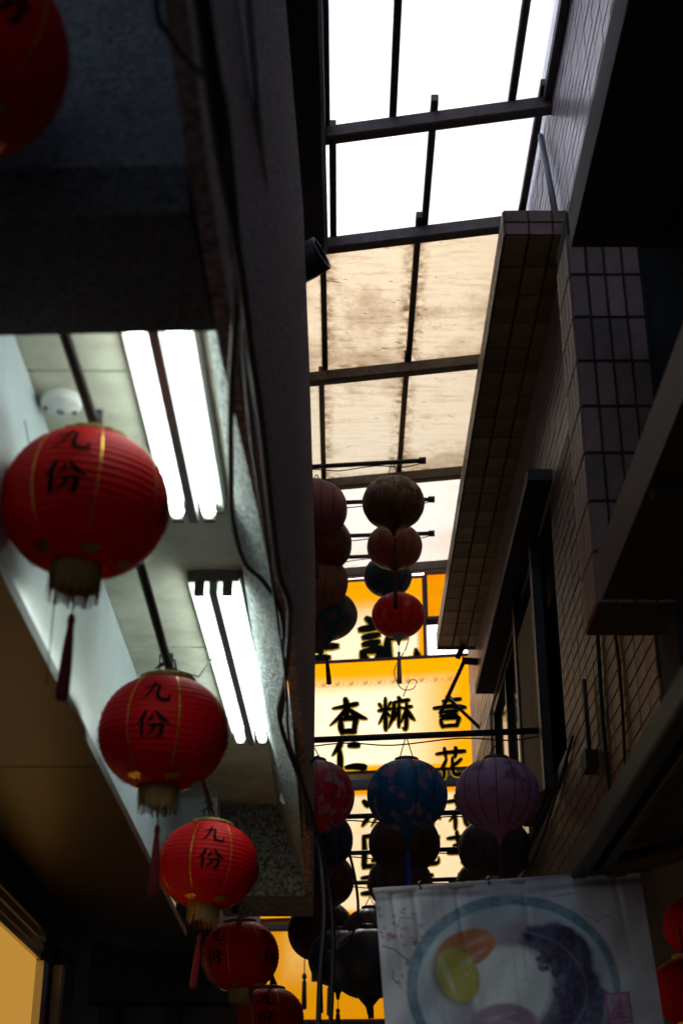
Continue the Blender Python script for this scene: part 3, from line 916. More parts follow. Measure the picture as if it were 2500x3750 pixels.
def red_meshes():
    d = {}
    d['body'] = MB().lathe(RP, 48).mesh('body', M['red_nylon'], True)
    for gl, lc in (('nine', 0.40), ('fen', -0.10)):
        ink = MB()
        add_glyph(ink, GLYPH[gl], lambda u, v, d_, lc=lc: red_surface((u - 0.5) * 0.50, lc + (v - 0.5) * 0.36, d_ * 0.5))
        me_ = ink.mesh('character', M['ink'])
        for q in range(4): d['character', gl, q] = (me_, q * math.pi / 2)
    gold = MB()
    for i in range(26):
        l0 = -0.62 + i * 0.054
        w = 0.010 + 0.006 * ((i * 7) % 5) / 5
        gold.add([red_surface(-w, l0, 0), red_surface(w, l0 + 0.010, 0), red_surface(w, l0 + 0.048, 0), red_surface(-w, l0 + 0.036, 0)], [(0, 1, 2, 3)])
    me_ = gold.mesh('gold_line', M['gold'])
    for q in range(8): d['gold_line', q] = (me_, (q + 0.5) * math.pi / 4)
    lv = MB()
    pts = []
    for u, v in ((-.26, .02), (-.16, .10), (-.10, .04), (-.02, .13), (.06, .06), (.14, .15), (.27, .05), (.17, -.02), (.10, -.14), (.02, -.05), (-.12, -.10)):
        pts.append(red_surface(u * 0.85, -0.84 + v * 0.62, 0))
    lv.add([red_surface(0, -0.81, 0)] + pts, [(0, i + 1, (i + 1) % 11 + 1) for i in range(11)])
    me_ = lv.mesh('gold_leaf', M['gold'])
    for q in range(6): d['gold_leaf', q] = (me_, q * math.pi / 3 + 0.5)
    z1, z0 = RP[-1][1], RP[0][1]
    d['top_rim'] = MB().lathe([(0.056, z1 - 0.004), (0.070, z1 - 0.002), (0.072, z1 + 0.008), (0.060, z1 + 0.013), (0.020, z1 + 0.014), (0.001, z1 + 0.014)], 28,
                              lambda a, z: 1 + 0.03 * math.sin(a * 13)).mesh('top_rim', M['fringe'], True)
    fr = MB()
    rr = random.Random(3)
    for i in range(64):
        a0 = 2 * math.pi * i / 64
        w = 0.0034
        ln = 0.062 + rr.uniform(-0.010, 0.008)
        r0, r1 = 0.052, 0.051 + rr.uniform(-.003, .004)
        ca, sa = math.cos(a0), math.sin(a0)
        fr.add([(r0 * ca - w * sa, r0 * sa + w * ca, z0 + 0.006), (r0 * ca + w * sa, r0 * sa - w * ca, z0 + 0.006),
                (r1 * ca + w * .55 * sa, r1 * sa - w * .55 * ca, z0 - ln), (r1 * ca - w * .55 * sa, r1 * sa + w * .55 * ca, z0 - ln)], [(0, 1, 2, 3)])
    fr.lathe([(0.050, z0 + 0.006), (0.0485, z0 - 0.040)], 28)
    d['fringe'] = fr.mesh('fringe', M['fringe'])
    ts = MB()
    ts.tube([(0, 0, z0 + 0.01), (0, 0, z0 - 0.10)], 0.0016, 5)
    d['tassel_cord'] = ts.mesh('tassel_cord', M['tassel_red'])
    tl = MB()
    zt = z0 - 0.10
    tl.lathe([(0.001, zt + 0.004), (0.006, zt), (0.008, zt - 0.012), (0.006, zt - 0.02), (0.009, zt - 0.05), (0.012, zt - 0.11), (0.013, zt - 0.16), (0.010, zt - 0.172), (0.001, zt - 0.174)], 12,
             lambda a, z: 1 + 0.18 * math.sin(5 * a))
    d['tassel'] = tl.mesh('tassel', M['tassel_red'], True)
    d['hanger'] = MB().tube([(0, 0, z1 + 0.012), (0.004, 0, z1 + 0.035), (0, 0, z1 + 0.075)], 0.009, 8).mesh('hanger', M['rope'], True)
    return d


RED = red_meshes()
red_proto = {}


def red_lantern(label, loc, rz, tilt, scale=1.0, swing=(0.0, 0.0)):
    """first call builds the lantern, later calls copy it and each of its parts"""
    if not red_proto:
        t = thing('red_lantern', label, 'lantern', group='red lanterns strung along the arcade')
        for k, me in RED.items():
            if not isinstance(k, tuple): k, me = (k,), (me, 0.0)
            o = bpy.data.objects.new(k[0], me[0])
            C.objects.link(o)
            o.parent = t
            o.rotation_euler = (0, 0, me[1])
        red_proto['t'] = t
    else:
        s = red_proto['t']
        t = s.copy()
        C.objects.link(t)
        t['label'] = label
        for ch in list(s.children):
            c_ = ch.copy()
            C.objects.link(c_)
            c_.parent = t
    t.location = (loc[0], loc[1], E + loc[2])
    t.rotation_euler = (tilt[0], tilt[1], rz)
    q_ = random.Random(int(loc[1] * 1000))
    t.scale = (scale * q_.uniform(.985, 1.015), scale * q_.uniform(.985, 1.015), scale * q_.uniform(.955, 1.01))
    for ch in t.children:
        if ch.name.split('.')[0] in ('tassel', 'tassel_cord'):
            ch.rotation_euler = (swing[0], swing[1], 0)
    return t


D = math.radians
red_lantern('red lantern with gold fringe cut off by the upper left corner', (-0.565, 1.62, 1.555), D(40), (0.02, D(4), ), 1.0)
red_lantern('biggest whole red lantern, hanging under the smoke detector', (-0.503, 2.585, 1.300), D(-4), (0.03, D(3.5)), 1.0, (0, D(-1)))
red_lantern('second whole red lantern, overlapping the lower end of the second tube light', (-0.460, 3.66, 1.178), D(-3), (0.05, D(2)), 1.0, (0, D(-1)))
red_lantern('third whole red lantern, in front of the grey stucco beam', (-0.443, 4.898, 1.120), D(8), (-0.02, D(3.5)), 1.0, (0, D(1)))
red_lantern('smaller red lantern with two columns of writing, beside the yellow glow', (-0.451, 6.75, 1.140), D(-37), (0.03, D(-2)), 1.06)
red_lantern('farthest red lantern at the bottom edge of the row', (-0.372, 8.053, 1.050), D(-6), (0, 0), 1.05)
# rope they hang from
rp = MB().tube(smooth_path([(-0.57, 0.9, E + 1.80), (-0.565, 1.62, E + 1.745), (-0.53, 2.1, E + 1.56), (-0.500, 2.585, E + 1.485), (-0.468, 3.1, E + 1.41), (-0.457, 3.66, E + 1.365),
                            (-0.448, 4.3, E + 1.33), (-0.441, 4.898, E + 1.31), (-0.440, 5.6, E + 1.265), (-0.446, 6.2, E + 1.232), (-0.451, 6.75, E + 1.335), (-0.372, 8.053, E + 1.265), (-0.36, 9.4, E + 1.3)], 5), 0.012, 8)
tag(rp.build('lantern_rope', M['rope'], None, True), 'dark rope sagging from lantern to lantern along the arcade', 'rope')
for i, (px, py, pz, dx) in enumerate(((-0.459, 3.64, 1.372, .02), (-0.443, 4.88, 1.318, -.02))):
    mb = MB()
    for k in range(7):
        an = k * 0.9
        mb.tube([(px, py, E + pz), (px + 0.02 * math.cos(an), py + 0.015 * math.sin(an), E + pz + 0.015 * math.sin(an * 2)),
                 (px + 0.03 * math.cos(an + .5), py + 0.02 * math.sin(an), E + pz - 0.03 + 0.02 * math.sin(an))], 0.003, 5)
    tag(mb.build('rope_knot', M['rope']), ('frayed rope knot above the second whole red lantern', 'frayed rope knot above the third whole red lantern')[i], 'knot')
tw = MB().tube([(-0.459, 3.70, E + 1.375), (-0.40, 3.9, E + 1.42), (-0.36, 4.05, E + 1.56)], 0.003, 5)
tag(tw.build('tie_wire', M['cable']), 'thin wire tying the lantern rope to the second tube light', 'wire')
tw = MB().tube([(-0.645, 2.6, E + 1.5), (-0.56, 2.65, E + 1.15), (-0.56, 2.65, E + 0.95)], 0.0012, 5)
tag(tw.build('hanging_string', M['cable']), 'thin dark string hanging beside the red tassel over the pale side board', 'string')


# ------------------------------------------------------------------ silk lanterns
def silk_lantern(label, loc, mat_, w=0.40, h=0.30, ribs=14, tassel='tassel_dark', rz=0.0, tassel_len=0.16, hang=0.08, wobble=0.0, tilt=0.0, squash=1.0):
    t = thing('silk_lantern', label, 'lantern', (loc[0], loc[1], E + loc[2]), 'painted silk lanterns on rods across the alley', (0, tilt, rz))
    Rw = w / 2
    n = 22

    def rad(tt): return Rw * (abs(math.cos(tt)) ** 0.80)
    pr = []
    for i in range(n + 1):
        tt = -math.pi / 2 * 0.86 + i / n * math.pi * 0.86
        pr.append((rad(tt), h / 2 * math.sin(tt) / math.sin(math.pi / 2 * 0.86)))

    def mod(a, z_): return 1 - 0.034 * (1 - abs(math.sin(a * ribs / 2))) ** 2.2 + wobble * math.sin(a * 2 + z_ * 20)
    MB().lathe(pr, ribs * 6, mod).build('shade', mat_, t, True)
    wr = MB()
    for k in range(ribs):
        a = 2 * math.pi * k / ribs
        wr.tube([(r * mod(a, z_) * 1.002 * math.cos(a), r * mod(a, z_) * 1.002 * math.sin(a), z_) for r, z_ in pr[1:-1]], 0.0024, 4, False)
    wr.build('wire_frame', M['wire'], t)
    z1, z0 = pr[-1][1], pr[0][1]
    r1 = pr[-1][0]
    MB().lathe([(r1 * 1.05, z1 - 0.006), (r1 * 1.02, z1 + 0.018), (r1 * 0.6, z1 + 0.024), (0.001, z1 + 0.024)], 20).build('top_cap', M['cap'], t, True)
    MB().tube([(-r1 * .6, 0, z1 + 0.02), (0, 0, z1 + hang)], 0.003, 5).add([], []).tube([(r1 * .6, 0, z1 + 0.02), (0, 0, z1 + hang)], 0.003, 5).build('hanger', M['wire'], t)
    MB().lathe([(r1 * 1.0, z0 + 0.004), (r1 * 0.80, z0 - 0.010), (r1 * 0.30, z0 - 0.04), (0.008, z0 - 0.075), (0.001, z0 - 0.076)], 16).build('bottom_cap', M[tassel] if tassel == 'tassel_white' else mat_, t, True)
    zt = z0 - 0.075
    tl = MB().tube([(0, 0, zt + 0.01), (0, 0, zt - 0.07)], 0.002, 5)
    tl.lathe([(0.001, zt - 0.045), (0.010, zt - 0.052), (0.012, zt - 0.064), (0.007, zt - 0.075), (0.001, zt - 0.078)], 10)
    tl.lathe([(0.004, zt - 0.07), (0.012, zt - 0.08), (0.013, zt - 0.10), (0.017, zt - 0.08 - tassel_len * 0.7), (0.018, zt - 0.08 - tassel_len), (0.001, zt - 0.082 - tassel_len)], 12, lambda a, z_: 1 + 0.15 * math.sin(6 * a))
    tl.build('tassel', M[tassel], t, True)
    return t


S = {
    'cream': silk('cream silk with dark flowers', (0.416, 0.337, 0.357), (0.116, 0.036, 0.026), (0.173, 0.092, 0.031), -0.02, 0.07, 16, 0.55),
    'rose': silk('dusty rose silk', (0.324, 0.133, 0.143), (0.393, 0.133, 0.082), (0.231, 0.082, 0.071), -0.05, 0.08, 9, 0.62),
    'navy': silk('dark blue silk', (0.037, 0.085, 0.128), (0.020, 0.102, 0.128), (0.085, 0.076, 0.085), 0.0, 0.08, 16, 0.60),
    'red': silk('crimson silk with pale flowers', (0.750, 0.025, 0.025), (0.595, 0.064, 0.043), (0.750, 0.361, 0.213), -0.10, 0.05, 18, 0.66),
    'pink': silk('pink silk', (0.416, 0.173, 0.204), (0.301, 0.102, 0.122), (0.254, 0.092, 0.102), 0.0, 0.12, 7, 0.68),
    'amber': silk('red and gold flowered silk', (0.231, 0.133, 0.051), (0.231, 0.143, 0.041), (0.301, 0.036, 0.020), 0.0, 0.1, 8, 0.50),
    'peach': silk('peach silk', (0.347, 0.133, 0.112), (0.476, 0.245, 0.153), (0.301, 0.102, 0.092), -0.03, 0.1, 6, 0.70),
    'teal': silk('teal silk with small flowers', (0.034, 0.170, 0.272), (0.034, 0.204, 0.221), (0.340, 0.153, 0.102), 0.0, 0.1, 19, 0.56),
    'scarlet': silk('scarlet silk with grey flowers', (0.552, 0.213, 0.276), (0.722, 0.025, 0.064), (0.552, 0.383, 0.468), 0.07, 0.03, 15, 0.62),
    'azure': silk('blue silk with pink flower panels', (0.021, 0.297, 0.595), (0.018, 0.170, 0.297), (0.595, 0.340, 0.468), -0.03, 0.1, 11, 0.60),
    'lavender': silk('lavender satin', (0.680, 0.468, 0.750), (0.425, 0.213, 0.297), (0.383, 0.234, 0.425), -0.02, 0.08, 15, 0.62),
    'ink': silk('ink blue silk', (0.085, 0.085, 0.145), (0.034, 0.034, 0.068), (0.136, 0.128, 0.187), 0.0, 0.1, 14, 0.58),
    'plum': silk('plum silk', (0.170, 0.085, 0.093), (0.136, 0.051, 0.051), (0.119, 0.051, 0.060), 0.0, 0.1, 9, 0.62),
    'ash': silk('grey brown silk', (0.170, 0.145, 0.170), (0.102, 0.068, 0.068), (0.153, 0.102, 0.085), 0.05, 0.05, 12, 0.60),
    'wine': silk('wine red silk', (0.119, 0.034, 0.034), (0.153, 0.025, 0.020), (0.170, 0.085, 0.051), 0.0, 0.1, 12, 0.60),
    'grey': silk('grey and rose panel silk', (0.06, 0.035, 0.037), (0.045, 0.042, 0.048), (0.05, 0.045, 0.05), 0.04, 0.02, 5, 0.60),
}
# upper rods, two lanterns on each
silk_lantern('cream lantern with dark flowered underside, topmost of the middle hanging column', (0.340, 8.61, 4.34), S['cream'], 0.41, 0.33, rz=.2, hang=.16)
silk_lantern('dusty rose lantern, second in the middle column just under the cream one', (0.372, 9.34, 4.365), S['rose'], 0.39, 0.30, rz=.5)
silk_lantern('dark blue lantern between the rose one and the red one', (0.345, 10.0, 4.43), S['navy'], 0.36, 0.29, rz=.1, tassel='tassel_dark')
silk_lantern('crimson lantern with white tassel in front of the upper yellow sign', (0.400, 9.62, 3.96), S['red'], 0.375, 0.30, rz=.3, tassel='tassel_white', tassel_len=0.20)
silk_lantern('pink lantern half hidden by the fascia, level with the cream one', (-0.165, 8.66, 4.32), S['pink'], 0.41, 0.36, rz=.4)
silk_lantern('red and gold flowered lantern half hidden by the fascia', (-0.140, 8.86, 4.16), S['amber'], 0.42, 0.36, rz=.9, tilt=.15)
silk_lantern('peach lantern with swirling ribs half hidden by the fascia', (-0.165, 8.98, 3.93), S['peach'], 0.42, 0.36, rz=.1)
silk_lantern('teal flowered lantern with beaded tassel, lowest of the column at the fascia edge', (-0.125, 9.22, 3.79), S['teal'], 0.47, 0.32, rz=.7, tilt=-.12)
# lower rods
silk_lantern('scarlet and grey lantern at the fascia edge, level with the blue lantern', (-0.135, 7.10, 1.965), S['scarlet'], 0.40, 0.33, rz=.3)
silk_lantern('bright blue lantern with pink flower panels under the big yellow sign', (0.326, 7.155, 1.985), S['azure'], 0.40, 0.33, ribs=12, rz=.2, hang=.14, tassel='tassel_blue')
silk_lantern('lavender satin lantern, rightmost of the row under the yellow sign', (0.752, 6.95, 1.93), S['lavender'], 0.41, 0.33, ribs=14, rz=.1)
silk_lantern('ink blue lantern tucked below the scarlet one', (-0.12, 8.05, 1.98), S['ink'], 0.37, 0.30)
silk_lantern('plum lantern with blue tassel below the bright blue one', (0.350, 8.15, 1.985), S['plum'], 0.40, 0.31, tassel='tassel_blue', rz=.3)
silk_lantern('grey brown lantern with white tassel below the lavender one', (0.852, 8.15, 1.955), S['ash'], 0.41, 0.32, tassel='tassel_white', tassel_len=0.24, rz=.2)
silk_lantern('wine red lantern in the third row at the fascia edge', (-0.12, 9.05, 1.98), S['wine'], 0.40, 0.32)
silk_lantern('dark plum lantern in the third row behind the banner top', (0.36, 9.15, 1.985), S['plum'], 0.40, 0.32, rz=.6)
silk_lantern('dark wine lantern in the third row at the banner top, far side', (0.90, 9.15, 1.96), S['wine'], 0.40, 0.32, rz=.6)
silk_lantern('dark wine lantern low beside the hanging cables', (-0.13, 9.5, 1.76), S['wine'], 0.42, 0.36, rz=.2)
silk_lantern('ink blue lantern low in the gap left of the banner', (-0.02, 8.6, 1.44), S['ink'], 0.34, 0.30, rz=.2)
silk_lantern('dark plum lantern in the gap just left of the banner', (0.17, 8.9, 1.62), S['plum'], 0.34, 0.30, rz=.2)
silk_lantern('large grey lantern with broad panels, low beside the banner edge', (0.125, 6.95, 1.140), S['grey'], 0.36, 0.30, ribs=6, rz=.3)

# rods carrying them
def rod(label, a, b, r=0.016):
    t = thing('lantern_rod', label, 'rod', group='dark rods across the alley')
    A, B = Vector((a[0], a[1], E + a[2])), Vector((b[0], b[1], E + b[2]))
    MB().tube([A, B], r, 8).build('pole', M['black_steel'], t, True)
    d = (B - A).normalized()
    MB().tube([B - d * 0.01, B + d * 0.035], r * 1.5, 8).build('end_cap', M['black_steel'], t, True)
    p = smooth_path([A.lerp(B, u) + Vector((0, -0.01, -r * 1.2 - 0.03 * (math.sin(u * 9) ** 2))) for u in (0, .2, .4, .55, .75, .9, 1)], 4)
    MB().tube(p, 0.004, 5).build('wire', M['cable'], t)
    return t


rod('topmost rod with a free end, above the cream lantern', (-0.67, 8.63, 4.59), (0.520, 8.508, 4.60))
rod('free ended rod passing behind the cream lantern', (-0.67, 9.15, 4.59), (0.610, 9.072, 4.60))
rod('free ended rod passing behind the rose lantern', (-0.67, 9.68, 4.59), (0.640, 9.617, 4.60))
rod('free ended rod behind the dark blue lantern', (-0.67, 10.32, 4.70), (0.50, 10.2, 4.70))
rod('long rod crossing in front of the big yellow sign', (-0.67, 7.30, 2.29), (1.02, 7.10, 2.30), 0.017)
rod('rod just under the blue and lavender lanterns', (-0.67, 8.15, 2.11), (1.02, 8.0, 2.135), 0.015)
rod('second rod below the blue lantern', (-0.67, 9.10, 2.13), (1.02, 8.92, 2.15), 0.015)
rod('third rod below the blue lantern, at the banner top', (-0.67, 10.0, 2.14), (1.02, 9.8, 2.16), 0.015)


# ------------------------------------------------------------------ backlit signs
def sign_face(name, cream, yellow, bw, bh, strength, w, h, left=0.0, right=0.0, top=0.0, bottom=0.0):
    """backlit acrylic; cream centre fading to yellow edges (widths in metres) is painted glow"""
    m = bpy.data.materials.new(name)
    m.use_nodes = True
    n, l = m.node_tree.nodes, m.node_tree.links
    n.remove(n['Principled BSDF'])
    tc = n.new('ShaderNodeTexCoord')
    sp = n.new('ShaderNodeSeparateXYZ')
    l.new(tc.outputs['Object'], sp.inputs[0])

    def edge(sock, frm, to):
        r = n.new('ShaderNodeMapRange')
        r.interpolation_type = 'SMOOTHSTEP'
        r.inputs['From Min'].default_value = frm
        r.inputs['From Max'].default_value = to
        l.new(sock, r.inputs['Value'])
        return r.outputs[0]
    socks = []  # edge masks: the glow dimming outwards, painted as yellow over the cream
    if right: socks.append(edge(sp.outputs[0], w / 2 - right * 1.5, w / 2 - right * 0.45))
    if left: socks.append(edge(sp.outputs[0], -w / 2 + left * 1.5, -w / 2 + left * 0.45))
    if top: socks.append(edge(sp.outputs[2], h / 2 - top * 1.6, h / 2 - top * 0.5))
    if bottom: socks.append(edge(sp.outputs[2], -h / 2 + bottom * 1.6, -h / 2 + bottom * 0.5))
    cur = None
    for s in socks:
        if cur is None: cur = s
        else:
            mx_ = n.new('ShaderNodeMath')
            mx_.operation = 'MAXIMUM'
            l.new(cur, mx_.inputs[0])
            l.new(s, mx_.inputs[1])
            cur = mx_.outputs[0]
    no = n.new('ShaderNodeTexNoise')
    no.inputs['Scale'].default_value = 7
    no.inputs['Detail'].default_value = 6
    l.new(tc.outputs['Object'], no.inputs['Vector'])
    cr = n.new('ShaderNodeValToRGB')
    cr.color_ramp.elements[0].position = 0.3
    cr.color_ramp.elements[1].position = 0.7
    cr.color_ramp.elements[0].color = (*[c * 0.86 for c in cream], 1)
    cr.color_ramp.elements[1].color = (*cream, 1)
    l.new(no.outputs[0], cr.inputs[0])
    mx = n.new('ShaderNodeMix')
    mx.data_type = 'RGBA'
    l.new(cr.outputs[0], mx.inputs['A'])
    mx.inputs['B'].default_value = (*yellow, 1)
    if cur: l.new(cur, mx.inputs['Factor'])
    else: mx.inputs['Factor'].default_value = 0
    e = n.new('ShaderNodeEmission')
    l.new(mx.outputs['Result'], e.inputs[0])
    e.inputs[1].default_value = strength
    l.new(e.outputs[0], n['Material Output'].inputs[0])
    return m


M['halo'] = emit('olive letter outline', (0.30, 0.19, 0.01), 1.0)
M['vine'] = emit('brown printed vine', (0.42, 0.26, 0.07), 1.0)
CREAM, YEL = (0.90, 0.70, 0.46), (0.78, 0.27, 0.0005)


def sign(label, loc, w, h, yaw, face_mat, glyphs, case=0.16, group='backlit yellow shop signs', vine=None, roll=0.0):
    t = thing('shop_sign', label, 'sign', (loc[0], loc[1], E + loc[2]), group, (0, roll, yaw))
    cs = MB()
    cs.box(-w / 2, w / 2, 0.006, case, -h / 2, h / 2)
    cs.build('casing', M['sign_case'], t)
    fr = MB()
    b = 0.03
    fr.box(-w / 2 - b, w / 2 + b, -0.012, case + 0.004, h / 2 + 0.001, h / 2 + b)
    fr.box(-w / 2 - b, w / 2 + b, -0.012, case + 0.004, -h / 2 - b, -h / 2 - 0.001)
    fr.box(-w / 2 - b, -w / 2 - 0.001, -0.012, case + 0.004, -h / 2, h / 2)
    fr.box(w / 2 + 0.001, w / 2 + b, -0.012, case + 0.004, -h / 2, h / 2)
    fr.build('frame', M['sign_case'], t)
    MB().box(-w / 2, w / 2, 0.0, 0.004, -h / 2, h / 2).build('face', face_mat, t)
    for gname, gx, gz, gs in glyphs:
        ha, bk = MB(), MB()
        add_glyph(ha, GLYPH[gname], lambda u, v, d_: (gx + (u - .5) * gs, -0.006 - d_, gz + (v - .5) * gs), 0.030)
        add_glyph(bk, GLYPH[gname], lambda u, v, d_: (gx + (u - .5) * gs, -0.012 - d_, gz + (v - .5) * gs), 0.0, 0.018)
        hb = bk.build('character', M['letter'], t)
        ha.build('outline', M['halo'], hb)
    if vine:
        x0, x1, vz, vs_ = vine
        vm = MB()
        x = x0
        while x < x1:
            add_glyph(vm, VINE, lambda u, v, d_: (x + u * vs_, -0.004 - d_ * 0.2, vz + v * vs_ * 0.6))
            x += vs_ * 1.02
        vm.build('vine_border', M['vine'], t)
    return t


yaw = D(-8.5)
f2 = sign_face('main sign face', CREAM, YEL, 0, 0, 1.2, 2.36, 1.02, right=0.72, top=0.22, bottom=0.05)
sign('big yellow sign with black characters right above the blue lantern', (0.245, 12.61, 4.225), 2.36, 1.02, yaw, f2,
     [('apricot', -0.185, -0.005, 0.33), ('mochi', 0.245, -0.005, 0.31), ('speech', 0.725, -0.005, 0.29), ('benevolence', -0.185, -0.37, 0.30), ('flower', 0.725, -0.47, 0.26)],
     vine=(-1.1, 0.80, 0.275, 0.125))
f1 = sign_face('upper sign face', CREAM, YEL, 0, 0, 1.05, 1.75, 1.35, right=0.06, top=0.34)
sign('upper yellow sign partly hidden behind the red lantern and the lower sign', (-0.04, 14.0, 5.45), 1.75, 1.35, yaw, f1,
     [('record', 0.50, -0.02, 0.55), ('taro', -0.25, -0.20, 0.5)])
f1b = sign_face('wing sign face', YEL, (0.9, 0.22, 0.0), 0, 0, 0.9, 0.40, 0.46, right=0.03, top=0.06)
sign('small plain orange yellow sign end beside the tiled slab, under a strip of sky', (1.08, 13.85, 5.93), 0.40, 0.46, yaw, f1b, [])
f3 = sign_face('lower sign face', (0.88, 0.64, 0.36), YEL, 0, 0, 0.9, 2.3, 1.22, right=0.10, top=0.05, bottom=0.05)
sign('cream sign seen in slices between the lower lanterns and rods', (0.20, 14.3, 3.40), 2.3, 1.22, yaw, f3,
     [('ice', 0.17, 0.36, 0.34), ('round', 0.17, 0.0, 0.34), ('taro', 0.17, -0.36, 0.34), ('mochi', 0.60, 0.36, 0.32), ('flower', 0.60, 0.0, 0.32), ('apricot', 0.60, -0.36, 0.32), ('flower', 1.0, 0.36, 0.32), ('taro', 1.0, 0.0, 0.32), ('speech', 1.0, -0.36, 0.32)])
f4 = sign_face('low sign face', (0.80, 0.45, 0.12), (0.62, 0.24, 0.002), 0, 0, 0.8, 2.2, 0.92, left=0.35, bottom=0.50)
sign('low amber sign glowing behind the smaller red lantern at the bottom', (0.2, 16.4, 2.58), 2.2, 0.92, D(-4), f4, [('ice', 0.04, 0.22, 0.2)])

# silhouettes of small ornaments in front of the amber sign
for i, (x, z0) in enumerate(((-0.37, 2.36), (-0.25, 2.42), (-0.12, 2.30))):
    o = thing('small_ornament', ('thin beaded ornament hanging before the amber sign, nearest the red lantern', 'squat boxy ornament hanging before the amber sign',
                                 'long tassel ornament hanging before the amber sign')[i], 'ornament', (x, 15.2, E + z0), 'ornaments before the amber sign')
    MB().tube([(0, 0, 0), (0, 0, 0.6)], 0.006, 5).build('cord', M['cable'], o)
    if i == 1: MB().box(-0.05, 0.05, -0.02, 0.02, -0.1, 0.1).build('body', M['cap'], o)
    else: MB().lathe([(0.001, 0.05), (0.02, 0.03), (0.026, 0.0), (0.012, -0.02), (0.022, -0.05), (0.028, -0.3), (0.001, -0.31)], 10).build('body', M['cap'], o, True)

# bracket arms and their lamp beside the big sign
bk = thing('sign_bracket', 'dark angled steel bracket arm reaching from the tiled side to the big yellow sign', 'bracket')
MB().tube([(1.12, 10.4, E + 3.895), (0.905, 10.4, E + 3.915)], 0.028, 10).build('arm', M['black_steel'], bk, True)
MB().tube([(0.93, 10.4, E + 3.93), (0.728, 10.42, E + 3.50)], 0.016, 8).build('arm', M['black_steel'], bk, True)
MB().tube([(1.10, 10.44, E + 4.42), (0.874, 10.44, E + 3.95)], 0.022, 8).build('arm', M['black_steel'], bk, True)
MB().tube([(0.797, 10.46, E + 3.64), (1.03, 10.46, E + 3.40)], 0.014, 8).build('arm', M['black_steel'], bk, True)
sw_ = cable('thin curling wire in front of the big yellow sign', [(0.50, 10.2, 4.02), (0.47, 10.2, 3.92), (0.40, 10.2, 3.80), (0.39, 10.2, 3.72), (0.44, 10.2, 3.62), (0.52, 10.2, 3.62), (0.55, 10.2, 3.68), (0.50, 10.2, 3.68), (0.45, 10.2, 3.56)], 0.004)

# ------------------------------------------------------------------ far end of the alley
fb = thing('pale_house', 'pale tiled house showing in a sliver beyond the big yellow sign', 'building')
MB().box(1.75, 7, 18.5, 24, 0, E + 6.6).build('wall', M['far_wall'], fb)
for z0 in (1.5, 3.4, 5.2):
    f_ = MB().box(2.0, 2.9, 18.46, 18.498, E + z0, E + z0 + 0.9).build('window', M['black_steel'], fb)
    MB().box(2.06, 2.84, 18.45, 18.459, E + z0 + 0.06, E + z0 + 0.84).build('pane', M['window_glass'], f_)
fd = thing('dark_house', 'dark house closing the far end of the alley behind the signs', 'building')
MB().box(-8, 1.7, 19.5, 25, 0, E + 6.9).build('wall', M['dark_wall'], fd)
for x in (-2.2, -0.6, 0.7):
    f_ = MB().box(x, x + 0.8, 19.46, 19.498, E + 1.2, E + 2.2).build('window', M['black_steel'], fd)
    MB().box(x + 0.06, x + 0.74, 19.45, 19.459, E + 1.26, E + 2.14).build('pane', M['window_glass'], f_)

# ------------------------------------------------------------------ dessert banner
bt = thing('dessert_banner', 'wrinkled vinyl banner printed with a bowl of taro dessert', 'banner', (0.505, 4.5, E + 0.98), None, (0, D(-3.9), 0))
W, Hh = 0.81, 0.62
nx, nz = 300, 230
rb = random.Random(11)
waves = [(rb.uniform(4, 16), rb.uniform(2, 9), rb.uniform(0, 6.3), rb.uniform(.0006, .002)) for _ in range(7)]
import numpy as np
u = (np.arange(nx + 1) / nx)[None, :] * np.ones((nz + 1, 1))
v = (np.arange(nz + 1) / nz)[:, None] * np.ones((1, nx + 1))
X = (u - 0.5) * W
Z = -v * Hh
Y = np.zeros_like(X)
for fx, fz, ph, am_ in waves: Y += am_ * np.sin(fx * u * 2 + fz * v * 2.2 + ph)
for cx, cw, dd in ((0.14, 0.012, .004), (0.30, 0.010, .003), (0.06, 0.008, .003), (0.55, 0.012, .0025), (0.9, .012, .003)):
    Y += dd * np.exp(-((u - cx - 0.05 * v) / cw) ** 2) * np.exp(-(v / 0.35) ** 2)
Y += 0.003 * np.exp(-((v - 0.80 - 0.03 * u) / 0.008) ** 2) * (u < 0.35)
Y += 0.008 * np.exp(-((v - 0.02) / 0.03) ** 2)
rng = np.random.RandomState(5)


def vnoise(sx, sz, seed):
    r = np.random.RandomState(seed)
    gr = r.rand(sz + 2, sx + 2)
    fx, fz = u * sx, v * sz
    i, j_ = np.floor(fx).astype(int), np.floor(fz).astype(int)
    a, b_ = fx - i, fz - j_
    a, b_ = a * a * (3 - 2 * a), b_ * b_ * (3 - 2 * b_)
    return gr[j_, i] * (1 - a) * (1 - b_) + gr[j_, i + 1] * a * (1 - b_) + gr[j_ + 1, i] * (1 - a) * b_ + gr[j_ + 1, i + 1] * a * b_


def fbm(s, seed): return 0.5 * vnoise(s, s, seed) + 0.3 * vnoise(s * 2, s * 2, seed + 1) + 0.2 * vnoise(s * 4, s * 4, seed + 2)


col = np.empty((nz + 1, nx + 1, 3))
col[:] = (0.66, 0.63, 0.67)
col *= (0.86 + 0.28 * fbm(6, 1))[..., None]


def lay(mask, c, tex=None):
    global col
    cc = np.array(c)[None, None, :] * (1 if tex is None else tex[..., None])
    col = col * (1 - mask[..., None]) + cc * mask[..., None]


